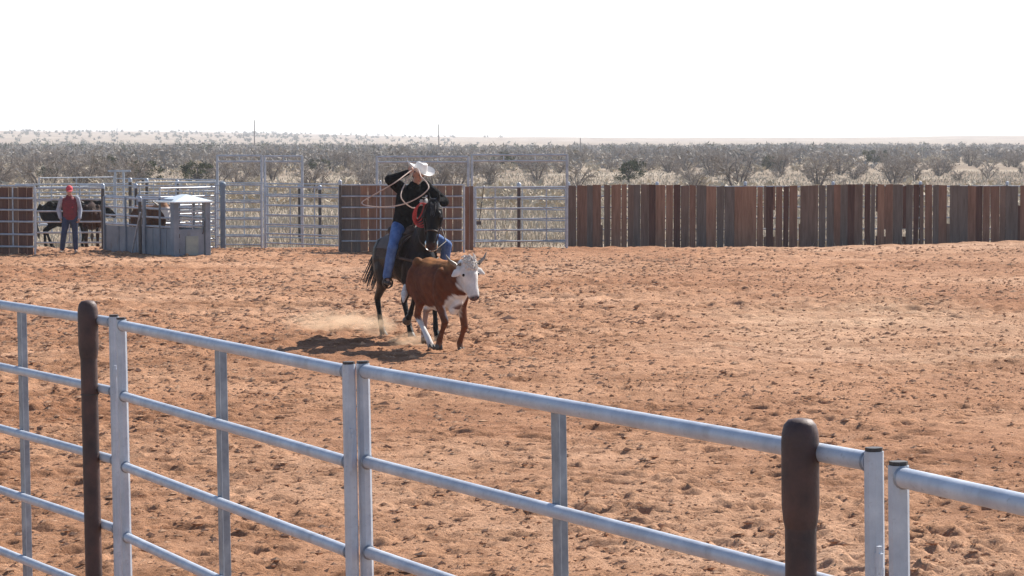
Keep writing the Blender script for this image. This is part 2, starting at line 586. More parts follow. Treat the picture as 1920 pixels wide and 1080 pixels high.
# drag lines left by the harrow and long scuffed tracks
for sd_, ax, ay, per_, amp in ((8, 0.42, 0.9, 0.62, 0.009), (21, -0.25, 0.97, 0.9, 0.008)):
    ph = (XX * ax + YY * ay + 1.4 * vnoise(XX / 9, YY / 9, sd_)) / per_
    ZZ += amp * np.sin(ph * 2 * np.pi) * np.clip(0.2 + 2.0 * vnoise(XX / 5, YY / 3, sd_ + 1), 0, 1)
rng = np.random.default_rng(11)
placed = 0
while placed < 9000:
    y = 1.0 / rng.uniform(1 / 64.0, 1 / 14.0)
    x = rng.uniform(-1, 1) * (y * 0.225 + 1)
    cl = float(vnoise(np.array([x / 2.2]), np.array([y / 3.0]), 15)[0])
    placed += 1
    if cl < rng.uniform(-0.45, 0.35):
        continue
    r = rng.uniform(0.030, 0.085) * (0.75 + 0.020 * y)
    ex = rng.uniform(0.8, 1.9)
    dep = rng.uniform(0.008, 0.045) * (0.6 + 0.02 * y)
    i0, i1 = np.searchsorted(rows, [y - 3 * r, y + 3 * r])
    i0 = max(i0, 0)
    if i1 <= i0:
        continue
    h = y * 0.245 + 2.0
    j0, j1 = np.searchsorted(us, [(x - 3.2 * r * ex) / h, (x + 3.2 * r * ex) / h])
    if j1 <= j0:
        continue
    q = np.sqrt(((XX[i0:i1, j0:j1] - x) / ex) ** 2 + ((YY[i0:i1, j0:j1] - y)) ** 2) / r
    q = q + 0.5 * vnoise(XX[i0:i1, j0:j1] / 0.06, YY[i0:i1, j0:j1] / 0.06, 16)
    ZZ[i0:i1, j0:j1] += -dep * np.exp(-q ** 2 * 1.2) + 0.45 * dep * np.exp(-(q - 1.55) ** 2 * 5)
# bank of dirt against the far fence on the right, and along the pens
bank = np.clip((YY - 61) / 7.0, 0, 1) ** 1.5
ZZ += bank * 0.24 * np.clip((XX - 8.0) / 6.0, 0, 1)
ZZ += 0.055
edge = np.clip((68.2 - YY) / 1.5, 0, 1)
ZZ = ZZ * edge + (1 - edge) * -0.03
me = np_mesh('arena_dirt', np.stack([XX, YY, ZZ], -1).reshape(-1, 3), grid_faces(len(rows), NC), M['dirt'], 4, True)
arena = tag(obj('arena_ground', me), kind='structure')


def arena_z(x, y):
    i = min(max(int(np.searchsorted(rows, y)), 0), len(rows) - 1)
    j = min(max(int(np.searchsorted(us, x / HALF[i])), 0), NC - 1)
    return float(ZZ[i, j])


# loose clods of earth: uncountable
oct_v = np.array([(1, 0, 0), (-1, 0, 0), (0, 1, 0), (0, -1, 0), (0, 0, 0.5), (0, 0, -0.5)], 'f')
oct_f = np.array([(0, 2, 4), (2, 1, 4), (1, 3, 4), (3, 0, 4), (2, 0, 5), (1, 2, 5), (3, 1, 5), (0, 3, 5)])
N = 76000
y = 1.0 / rng.uniform(1 / 66.0, 1 / 13.0, N)
far_pick = rng.random(N) < 0.45
y = np.where(far_pick, rng.uniform(26, 66, N), y)
x = rng.uniform(-1, 1, N) * (y * 0.228 + 1)
cl = vnoise(x / 1.6, y / 2.6, 15) + 0.7 * vnoise(x / 5.0, y / 7.0, 14)
bad = cl < rng.uniform(-0.55, 0.25, N)
y = np.where(bad, 1.0 / rng.uniform(1 / 66.0, 1 / 13.0, N), y)
x = np.where(bad, rng.uniform(-1, 1, N) * (y * 0.228 + 1), x)
grow = np.clip((y - 18) / 22.0, 0, 1)
sz = 0.0045 + 0.022 * rng.random(N) ** 7 + grow * (0.006 + 0.030 * rng.random(N) ** 2.5) * np.where(bad, 0.5, 1.0) * (1 - 0.45 * np.clip(x / 4.0, 0, 1) * np.clip((62 - y) / 10, 0, 1))
ii = np.clip(np.searchsorted(rows, y), 0, len(rows) - 1)
jj = np.clip(np.searchsorted(us, x / HALF[ii]), 0, NC - 1)
z = ZZ[ii, jj] + sz * 0.05
V = oct_v[None] * (sz[:, None, None] * rng.uniform(0.55, 1.4, (N, 6, 1)))
VX = V[:, :, 0] * rng.uniform(1.0, 2.3, (N, 1)) + 0.3 * V[:, :, 1] + x[:, None]
VY = V[:, :, 1] + 0.3 * V[:, :, 0] * rng.uniform(-1, 1, (N, 1)) + y[:, None]
VZ = V[:, :, 2] * 1.5 + z[:, None]
F = (oct_f[None] + (np.arange(N) * 6)[:, None, None]).reshape(-1, 3)
me = np_mesh('clods', np.stack([VX, VY, VZ], -1).reshape(-1, 3), F, M['clod'])
tag(obj('dirt_clods', me), 'loose clods of red earth strewn over the arena floor', 'dirt', kind='stuff')


# dry grass on the range behind the pens
def grass(name, N, sampler, hmin, hmax, label):
    x, y = sampler(N)
    h = rng.uniform(hmin, hmax, N)
    a = rng.uniform(0, 6.28, N)
    w = 0.008 + 0.00016 * y
    lean = rng.normal(0, 0.28, (N, 2)) * h[:, None]
    z0 = land_z(x, y)
    p0 = np.stack([x - np.cos(a) * w, y - np.sin(a) * w, z0 - 0.02], -1)
    p1 = np.stack([x + np.cos(a) * w, y + np.sin(a) * w, z0 - 0.02], -1)
    p2 = np.stack([x + lean[:, 0], y + lean[:, 1], z0 + h], -1)
    V = np.stack([p0, p1, p2], 1).reshape(-1, 3)
    me = np_mesh(name, V, np.arange(N * 3).reshape(-1, 3), M['drygrass'])
    return tag(obj(name, me), label, 'grass', kind='stuff')


def samp(N):
    y = 1.0 / rng.uniform(1 / 230.0, 1 / 69.0, N)
    x = rng.uniform(-1, 1, N) * (y * 0.225 + 3)
    keep = rng.random(N) < np.clip(0.55 + 1.4 * vnoise(x / 4, y / 4, 6), 0.06, 1)
    y = np.where(keep, y, y + rng.uniform(0, 20, N))
    return x, y


grass('dry_grass', 90000, samp, 0.06, 0.28, 'straw coloured dry grass on the open range behind the pens')


# ------------------------------------------------------------------ steel pens: panels, gates, posts
_rails = {}


def rail_mesh(L, r, m, seg=12):
    key = (round(L, 3), round(r, 4), m)
    if key not in _rails:
        mb = MB().pipe((0, 0, 0), (L, 0, 0), r, seg)
        me = mb.mesh('rail', True)
        me.materials.append(M[m])
        _rails[key] = me
    return _rails[key]


def panel(name, A, B, zs, label, cat='fence panel', r=0.022, ends=0.026, stays=(), m='galv_far', group=None, low=0.0, up=(0, 0, 1), stay_back=0.0, top_extra=0.02):
    A, B = Vector(A), Vector(B)
    L = (B - A).length
    root = frame(name, A, B, up)
    tag(root, label, cat, group)
    me = rail_mesh(L - 2 * ends * 0.8, r, m)
    for z in zs:
        o = obj('rail', me, root)
        o.location = (ends * 0.8, 0, z)
    zt = max(zs) + top_extra
    up_mb = MB().pipe((0, 0, low), (0, 0, zt), ends, 12)
    me2 = up_mb.mesh('upright', True)
    me2.materials.append(M[m])
    for x in (0, L):
        o = obj('upright', me2, root)
        o.location = (x, 0, 0)
    if stays:
        mb = MB().rbox((0, stay_back, (min(zs) + max(zs)) / 2 - 0.004), (0.036, 0.02, max(zs) - min(zs) + 0.02), 0.004)
        me3 = mb.mesh('stay', True)
        me3.materials.append(M[m])
        for f in stays:
            o = obj('stay', me3, root)
            o.location = (L * f, r + 0.011 if stay_back == 0 else 0, 0)
    return root


def gp(px, d, z=0.0):
    return Vector((side(px, d), d, z))


def post(name, px, d, ztop, label, r=0.04, m='dark_pipe', cap='galv_far', group=None, z0=-0.1):
    root = empty(name, (side(px, d), d, 0))
    tag(root, label, 'post', group)
    MB().pipe((0, 0, z0), (0, 0, ztop - 0.05), r, 14).build('shaft', M[m], root)
    MB().lathe([(r * 1.22, -0.075), (r * 1.25, 0.0), (r * 1.1, 0.03), (r * 0.6, 0.055), (0.004, 0.062)], 14, (0, 0, ztop - 0.06)).build('cap', M[cap], root)
    return root


def plank(parent, x0, x1, z0, z1, yy, mat_i, th=0.028, taper=0.0):
    a, b = x0 + rnd.uniform(0, taper), x1 - rnd.uniform(0, taper)
    c, d = x0 + rnd.uniform(0, taper), x1 - rnd.uniform(0, taper)
    t0, t1 = z1 + rnd.uniform(-0.015, 0.012), z1 + rnd.uniform(-0.015, 0.012)
    w = rnd.uniform(-0.006, 0.006)
    y0, y1 = yy + w, yy + w + th
    tl = rnd.uniform(-0.012, 0.012)
    vs = [(a, y0, z0), (b, y0, z0), (b, y1, z0), (a, y1, z0), (c, y0 + tl, t0), (d, y0 + tl, t1), (d, y1 + tl, t1), (c, y1 + tl, t0)]
    mb = MB().add(vs, [(0, 3, 2, 1), (4, 5, 6, 7), (0, 1, 5, 4), (1, 2, 6, 5), (2, 3, 7, 6), (3, 0, 4, 7)])
    return mb.build('plank', M['wood%d' % mat_i], parent, False)


rnd = random.Random(5)
PICK = [0, 0, 1, 1, 2, 3, 3, 4]

# --- long plank fence along the far right side of the arena
DF = 68.6
A, B = gp(1063, DF), gp(2120, DF + 1.2)
pf = frame('plank_fence', A, B)
tag(pf, 'long fence of upright weathered brown planks across the far side of the arena', 'fence')
L = (B - A).length
x = 0.0
k = 0
while x < L - 0.1:
    w = rnd.choice([0.16, 0.19, 0.2, 0.23, 0.28])
    gap = rnd.choice([0.001, 0.001, 0.001, 0.002, 0.004, 0.016])
    if x > 6.0 and rnd.random() < 0.08:
        gap = rnd.uniform(0.03, 0.08)
    plank(pf, x, x + w, -0.08, 1.70 + 0.03 * math.sin(x * 0.9), -0.03, rnd.choice(PICK), 0.03, rnd.choice([0.0, 0.0, 0.0, 0.010, 0.045]))
    if rnd.random() < (0.20 if x < 9 else 0.26) and x > 0.5:
        # a gap closed only part of the way by a short board
        gw = rnd.uniform(0.045, 0.075) if x < 9 else rnd.uniform(0.06, 0.11)
        cut = rnd.uniform(0.35, 1.15)
        mid = rnd.choice(PICK)
        if rnd.random() < 0.6:
            plank(pf, x + w + 0.002, x + w + gw, -0.08, cut, -0.03, mid, 0.03, 0.004)
        else:
            plank(pf, x + w + 0.002, x + w + gw, cut, 1.68, -0.03, mid, 0.03, 0.004)
            plank(pf, x + w + 0.002, x + w + gw, -0.08, min(0.26, cut - 0.1), -0.03, mid, 0.03, 0.004)
        gap = gw + 0.002
    x += w + gap
    k += 1
me = rail_mesh(L, 0.024, 'galv_far')
for z in (0.16, 0.47, 0.78, 1.09, 1.40, 1.66):
    o = obj('rail', me, pf)
    o.location = (0, 0.035, z)
for f in np.arange(0.0, L, 2.5):
    p = MB().pipe((0, 0, -0.1), (0, 0, 1.74), 0.036, 12).build('fence_post', M['dark_pipe'], pf)
    p.location = (f + 0.05, 0.10, 0)
    c = MB().lathe([(0.046, -0.06), (0.048, 0.0), (0.04, 0.03), (0.004, 0.05)], 12, (0, 0, 1.76)).build('cap', M['galv_far'], p)

# --- plank backed gate in the middle, pipe frame in front of the boards
DG = 63.9
z_of = lambda y, d: height(y, d)
GA, GB = gp(638, DG), gp(870, DG)
pg = panel('plank_backed_gate', GA, GB, [z_of(v, DG) for v in (347, 368, 389, 410, 431, 452)],
           'pipe gate backed with upright reddish brown planks behind the rider', 'gate', stays=(0.325, 0.47), low=-0.02, r=0.021)
Lg = (GB - GA).length
x = 0.03
while x < Lg - 0.08:
    w = min(rnd.choice([0.19, 0.21, 0.23, 0.26]), Lg - 0.03 - x)
    plank(pg, x, x + w, -0.02, z_of(348, DG), 0.055, rnd.choice([0, 2, 2, 0, 3]) if x > 0.3 else 1, 0.026, rnd.choice([0.0, 0.0, 0.003, 0.02]))
    x += w + rnd.choice([0.0015, 0.003, 0.006])
# short run of boards between this gate and the pipe gate
sb = frame('plank_post_panel', gp(872, 65.0), gp(887.5, 65.0))
tag(sb, 'narrow reddish plank post panel between the plank backed gate and the open pipe gate', 'post')
plank(sb, 0.0, 0.11, -0.05, 1.74, 0.0, 0, 0.05, 0.002)
plank(sb, 0.112, 0.22, -0.05, 1.76, 0.004, 3, 0.05, 0.002)

# --- plank fence with bright rails at the left edge
DL = 62.4
LA, LB = gp(-90, DL + 0.8), gp(65, DL)
pl = panel('plank_backed_fence', LA, LB, [z_of(v, DL) for v in (349, 372, 394, 416, 440, 463)],
           'bright pipe rails over dark brown planks at the left edge', 'fence', stays=(0.73,), low=-0.05, r=0.026)
Ll = (LB - LA).length
x = 0.0
while x < Ll - 0.13:
    w = rnd.choice([0.2, 0.24, 0.27])
    w = min(w, Ll - 0.09 - x)
    plank(pl, x, x + w, -0.02, z_of(352, DL), 0.055, rnd.choice([4, 4, 3, 4]), 0.028, 0.004)
    x += w + rnd.choice([0.004, 0.01])


def zs_px(top, bot, n, d):
    a, b = z_of(top, d), z_of(bot, d)
    return [a + (b - a) * i / (n - 1) for i in range(n)]


# --- pens on the left
panel('pen_panel', gp(67, 65.6), gp(192, 65.8), [z_of(v, 65.7) for v in (353, 374, 396, 416, 436, 455)], 'six rail pipe panel right behind the standing person, in front of the black cow', stays=(0.5,))
panel('pen_panel', gp(30, 74), gp(252, 75.5), zs_px(345, 436, 7, 75), 'seven rail pipe panel directly behind the black cow', stays=(0.3, 0.62))
panel('pen_panel', gp(74, 84), gp(214, 86), zs_px(333, 418, 6, 85), 'farthest pipe panel on the left, its top rail showing above the others', stays=(0.5,))
panel('pen_panel', gp(216, 86), gp(404, 83), zs_px(336, 420, 6, 84.5), 'farthest pipe panel behind the chute roof', stays=(0.33, 0.66))
panel('pen_panel', gp(256, 69), gp(404, 68), zs_px(349, 452, 7, 68.5), 'pipe panel directly behind the cattle chute and its white roof', stays=(0.4, 0.72))
panel('pen_panel', gp(330, 75), gp(500, 74), zs_px(343, 440, 7, 74.5), 'pipe panel in the second row between chute and overhead frame', stays=(0.25, 0.5, 0.75))
panel('pen_panel', gp(405, 66.8), gp(490, 66.6), zs_px(347, 459, 8, 66.7), 'close railed pipe panel below the left opening of the overhead frame', stays=(0.14, 0.17))
panel('pen_panel', gp(150, 70.5), gp(262, 69.0), zs_px(348, 448, 6, 69.7), 'pipe panel right behind the dark brown steer beside the chute', stays=(0.4,))
panel('pen_panel', gp(256, 78), gp(420, 80), zs_px(341, 430, 6, 79), 'pipe panel in the third row behind the chute roof', stays=(0.2, 0.45, 0.8))
panel('pen_panel', gp(300, 64.6), gp(404, 66.4), zs_px(352, 466, 8, 65.5), 'eight rail pipe panel right behind the front gate of the chute', stays=(0.55, 0.8))
panel('swing_gate', gp(498, 66.4), gp(636, 64.6), zs_px(351, 458, 7, 65.5), 'seven rail pipe gate standing ajar left of the plank backed gate', 'gate', stays=(0.33, 0.66))
panel('pen_panel', gp(502, 72), gp(640, 71), zs_px(345, 446, 6, 71.5), 'pipe panel seen through the gate left of the plank backed gate', stays=(0.45,))
panel('pipe_gate', gp(889.5, 67.2), gp(1061, 68.2), [z_of(v, 67.7) for v in (351, 370, 390.5, 410.5, 431, 452)], 'six rail pipe gate between the plank backed gate and the long plank fence', 'gate', stays=(0.23, 0.79))
panel('pen_panel', gp(892, 71.0), gp(1066, 69.6), zs_px(353, 452, 6, 70.3), 'pipe panel standing just behind the six rail pipe gate', stays=(0.5,))

# --- overhead gate frames
def overhead(name, px0, px1, d, y0, y1, label, braces=2, skip_left=False):
    root = frame(name, gp(px0, d), gp(px1, d))
    tag(root, label, 'gate frame')
    L = side(px1, d) - side(px0, d)
    za, zb = z_of(y0, d), z_of(y1, d)
    me = rail_mesh(L, 0.026, 'galv_far')
    for z in (za, zb):
        o = obj('top_bar', me, root)
        o.location = (0, 0, z)
    for xx in (0, L):
        MB().pipe((xx, 0, -0.05), (xx, 0, za + 0.02), 0.034, 12).build('upright', M['galv_far'], root)
    for i in range(braces):
        MB().pipe((L * (i + 1) / (braces + 1), 0, zb), (L * (i + 1) / (braces + 1), 0, za), 0.014, 8).build('spacer', M['galv_far'], root)
    return root


overhead('overhead_gate_frame', 408, 491, 67.0, 292, 303, 'leftmost overhead pipe frame above the close railed panel', 1)
overhead('overhead_gate_frame', 497, 567, 67.2, 293, 303, 'narrow overhead pipe frame left of the rider, over the gate standing ajar', 1)
overhead('overhead_gate_frame', 707, 878, 66.2, 294, 304, 'overhead pipe frame right behind the rider hat', 2)
overhead('overhead_gate_frame', 885, 1063, 66.6, 290.5, 302, 'overhead pipe frame above the open pipe gate right of the rider', 2)
o = post('gate_post', 418, 66.3, z_of(341, 66.3), 'broad grey steel post below the leftmost overhead frame', 0.075, 'steel_blue', 'steel_blue')
post('gate_post', 973, 68.0, z_of(342, 68.0), 'brown pipe post with pale cap in the middle of the pipe gate', 0.05, 'rust_pipe')
post('gate_post', 638, 63.6, z_of(337, 63.6), 'dark capped post at the left end of the plank backed gate', 0.036)
post('gate_post', 713, 66.4, z_of(338, 66.4), 'dark capped post at the foot of the overhead frame behind the rider', 0.03)
for px, d, yt, lab in ((193, 65.2, 344, 'tall dark pipe post between the standing person and the chute'),
                       (244.5, 73.0, 333, 'dark capped post standing behind the chute, farthest back of the dark posts there'),
                       (255.5, 69.0, 344, 'dark post just left of the chute middle, behind its top rail'),
                       (262.5, 62.6, 368, 'short dark post against the near side of the chute'),
                       (275.5, 80.0, 334, 'slim dark post in the back pens left of the chute roof'),
                       (333.0, 80.0, 337, 'slim dark post in the back pens above the chute roof'),
                       (562.0, 74.0, 345, 'dark post seen through the gate left of the plank backed gate, nearer the overhead frame'),
                       (600.0, 74.0, 347, 'dark post seen through the gate left of the plank backed gate, nearer the planks')):
    post('pipe_post', px, d, z_of(yt, d), lab, 0.045 if d < 70 else 0.05)
# T shaped head frame in the back pens
hf = frame('head_gate_frame', gp(203, 74), gp(246, 74))
tag(hf, 'tall pipe frame with a flat cross bar above the pens behind the chute', 'gate frame')
Lh = side(246, 74) - side(203, 74)
MB().rbox((Lh / 2, 0, z_of(320.5, 74)), (Lh, 0.06, 0.06)).build('cross_bar', M['galv_far'], hf)
for xx in (0.22, Lh - 0.22):
    MB().pipe((xx, 0, -0.05), (xx, 0, z_of(321, 74)), 0.035, 10).build('upright', M['galv_far'], hf)
# latch chain on the pipe gate
ch = empty('latch_chain', gp(902, 67.0, z_of(352, 67.0)))
tag(ch, 'dark latch chain with a small box hanging on the pipe gate', 'chain')
zc = z_of(352, 67.0) - z_of(416, 67.0)
mb = MB()
for i in range(22):
    a = Vector((0.07 - 0.12 * i / 21, 0, -zc * i / 21))
    mb.ball(a, (0.014, 0.012, 0.026), 6)
mb.build('links', M['dark_pipe'], ch)
MB().rbox((-0.06, 0, -zc - 0.03), (0.13, 0.05, 0.10), 0.01).build('latch_box', M['dark_pipe'], ch)
MB().ball((0.07, 0, 0.03), 0.03, 10).build('hook', M['galv_far'], ch)

# --- cattle chute
CR, CF = gp(196, 64.9), gp(326, 61.7)
chute = frame('cattle_chute', CR, CF)
tag(chute, 'grey steel roping chute with railed sides and a solid skirt', 'chute')
CL = (CF - CR).length
CW = 0.92            # chute body lies towards local +y (away from the camera)
for yy, nm in ((0.0, 'side_sheet'), (CW, 'side_sheet')):
    MB().rbox((CL / 2, yy, 0.36), (CL - 0.06, 0.025, 0.74)).build(nm, M['steel_blue'], chute)
me = rail_mesh(CL - 0.1, 0.026, 'galv_far')
for yy in (0.0, CW):
    for z in (0.77, 1.00, 1.22, 1.46):
        o = obj('rail', me, chute)
        o.location = (0.05, yy, z)
    for xx, w in ((0.04, 0.07), (CL * 0.33, 0.04), (CL * 0.60, 0.13), (CL * 0.82, 0.04)):
        MB().rbox((xx, yy - (0.03 if yy == 0 else -0.03), 0.74 if w < 0.1 else 0.72), (w, 0.05, 1.50 if w < 0.1 else 1.46)).build('upright', M['steel_blue'], chute)
for yy in (0.02, CW):
    MB().rbox((CL, yy, 0.69), (0.20, 0.15, 1.40), 0.012).build('front_post', M['steel_blue'], chute)
fg = MB().rbox((CL + 0.03, CW / 2, 0.37), (0.03, CW - 0.17, 0.70)).build('front_gate', M['steel_blue'], chute)
MB().rbox((CL + 0.055, CW / 2 + 0.02, 0.30), (0.02, 0.36, 0.50)).build('gate_panel', M['steel_pale'], fg)
for z in (0.80, 0.98, 1.16):
    MB().pipe((CL + 0.03, 0.1, z), (CL + 0.03, CW - 0.08, z), 0.018, 10).build('gate_bar', M['galv_far'], fg)
MB().pipe((CL + 0.03, CW * 0.55, 0.72), (CL + 0.03, CW * 0.55, 1.36), 0.018, 10).build('gate_bar', M['galv_far'], fg)
for xx in (CL * 0.22, CL * 0.47, CL * 0.71, CL * 0.90):
    MB().rbox((xx, -0.019, 0.37), (0.035, 0.014, 0.68), 0.003).build('sheet_rib', M['steel_blue'], chute)
for z in (0.18, 0.56):
    MB().pipe((CL + 0.055, 0.115, z - 0.05), (CL + 0.055, 0.115, z + 0.05), 0.018, 8).build('hinge', M['dark_pipe'], fg)
MB().tube([(CL + 0.06, CW - 0.14, 0.60), (CL + 0.10, CW - 0.14, 0.66), (CL + 0.10, CW - 0.10, 0.92)], [0.012] * 3, 8).build('latch_rod', M['dark_pipe'], fg)
# low white hipped cover over the chute head
x0, x1, y0, y1 = CL - 0.85, CL + 0.22, -0.10, CW + 0.10
ze, zr = 1.425, 1.60
mb = MB()
mb.add([(x0, y0, ze), (x1, y0, ze), (x1, y1, ze), (x0, y1, ze), ((x0 + x1) / 2 - 0.12, (y0 + y1) / 2, zr), ((x0 + x1) / 2 + 0.12, (y0 + y1) / 2, zr),
        (x0, y0, ze - 0.03), (x1, y0, ze - 0.03), (x1, y1, ze - 0.03), (x0, y1, ze - 0.03)],
       [(0, 1, 5, 4), (1, 2, 5), (2, 3, 4, 5), (3, 0, 4), (6, 7, 1, 0), (7, 8, 2, 1), (8, 9, 3, 2), (9, 6, 0, 3), (9, 8, 7, 6)])
mb.build('cover', M['roof_white'], chute, False)
lp = empty('leaning_pole', ground_at(246, 479))
tag(lp, 'thin grey pole leaning against the near side of the chute', 'pole')
tip = at(263, 398, 62.45) - lp.location
MB().pipe((0, 0, -0.02), tip, 0.02, 8).build('pole', M['galv_far'], lp)

# ------------------------------------------------------------------ near fence (galvanised panels on brown pipe posts)
def near_pt(px, py, drop):
    return ground_at(px, py, CAM_H - drop)


LEAN = Vector((-0.013, 0.0, 1.0))
NZ = [2.10 - 0.335 * i for i in range(7)]


def near_panel(pa, pb, da, db, stays, label):
    A, B = near_pt(*pa, da), near_pt(*pb, db)
    # root at the base below A
    down = LEAN.normalized() * -2.10
    root = frame('corral_panel', A + down, B + down, LEAN)
    tag(root, label, 'fence panel', 'galvanised panels along the near side of the arena')
    L = (B - A).length
    for i, z in enumerate(NZ):
        o = obj('rail', rail_mesh(L - 0.04, 0.0245 if i == 0 else 0.022, 'galv', 20), root)
        o.location = (0.025, 0, z)
    prof = MB().rbox((0, 0, 1.075), (0.045, 0.045, 2.105), 0.012)
    up_me = prof.mesh('upright', True)
    up_me.materials.append(M['galv'])
    for xx in (0, L):
        u = obj('upright', up_me, root)
        u.location = (xx, 0, 0)
        c = MB().rbox((0, 0, 2.132), (0.040, 0.040, 0.010), 0.010).build('end_cap', M['dark_pipe'], u)
    for i, z in enumerate(NZ):
        for xx in (0.024, L - 0.024):
            MB().tube([(xx, 0.024 * math.cos(a), z + 0.024 * math.sin(a)) for a in np.linspace(0, 2 * math.pi, 15)[:-1]], [0.0045] * 14, 6, (1, 0, 0), True).build('weld_bead', M['galv_dark'], root)
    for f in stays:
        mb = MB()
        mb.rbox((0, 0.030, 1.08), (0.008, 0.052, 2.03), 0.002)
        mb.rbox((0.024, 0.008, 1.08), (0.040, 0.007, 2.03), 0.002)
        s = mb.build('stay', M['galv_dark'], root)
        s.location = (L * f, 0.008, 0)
    for z in (1.86, 0.55):
        lug = MB().rbox((L + 0.035, -0.012, z), (0.03, 0.012, 0.035), 0.004).build('pin_lug', M['galv'], root)
        MB().pipe((L + 0.036, -0.012, z - 0.12), (L + 0.036, -0.012, z + 0.035), 0.008, 8).build('drop_pin', M['galv'], lug)
    return root


near_panel((-330, 520), (212, 604), 0.88, 0.872, (0.72,), 'near galvanised panel running off the left edge of the picture')
near_panel((228, 610), (655, 697), 0.868, 0.845, (0.46,), 'near galvanised panel between the left brown post and the middle double upright')
near_panel((684, 696), (1646, 868), 0.845, 0.800, (0.455,), 'near galvanised panel in the middle of the picture, ending beyond the right brown post')
near_panel((1694, 896), (2150, 998), 0.795, 0.78, (0.62,), 'near galvanised panel running off the right edge of the picture')


def near_post(px, py, dist, r, label):
    top = at(px, py, dist)
    base = top - LEAN.normalized() * top.z
    root = frame('pipe_post', base, base + Vector((1, 0, 0.013)), LEAN)
    tag(root, label, 'post', 'brown pipe posts of the near fence')
    h = top.z
    MB().lathe([(r, -0.3), (r, h - 0.26)], 28).build('shaft', M['rust_pipe'], root)
    R2 = r * 1.20
    MB().lathe([(r * 1.0, -0.285), (r * 1.1, -0.265), (R2, -0.225), (R2, -0.06), (R2 * 0.97, -0.04), (R2 * 0.86, -0.018), (R2 * 0.62, -0.004), (R2 * 0.2, 0.0)], 28, (0, 0, h)).build('cap', M['rust_pipe'], root)
    for z in (h - 0.46,):
        MB().tube([(r * 1.03 * math.cos(a), r * 1.03 * math.sin(a) + 0.03 * (math.sin(a) > 0.2), z) for a in np.linspace(0, 2 * math.pi, 17)[:-1]], [0.003] * 16, 6, (0, 0, 1), True).build('wire_tie', M['dark_pipe'], root)
    return root


def rail_depth(px, pa, pb, da, db):
    A, B = near_pt(*pa, da), near_pt(*pb, db)
    t = (px - 960) / FPX
    # point on A-B seen in column px
    k = (t * A.y - A.x) / ((B.x - A.x) - t * (B.y - A.y))
    return A.y + k * (B.y - A.y)


near_post(164, 563, rail_depth(164, (-330, 520), (212, 604), 0.88, 0.872) - 0.13, 0.041, 'slimmer looking brown pipe post with domed sleeve on the left')
near_post(1500, 784, rail_depth(1500, (684, 696), (1646, 868), 0.845, 0.800) - 0.085, 0.041, 'thick brown pipe post with domed sleeve, nearest on the right')


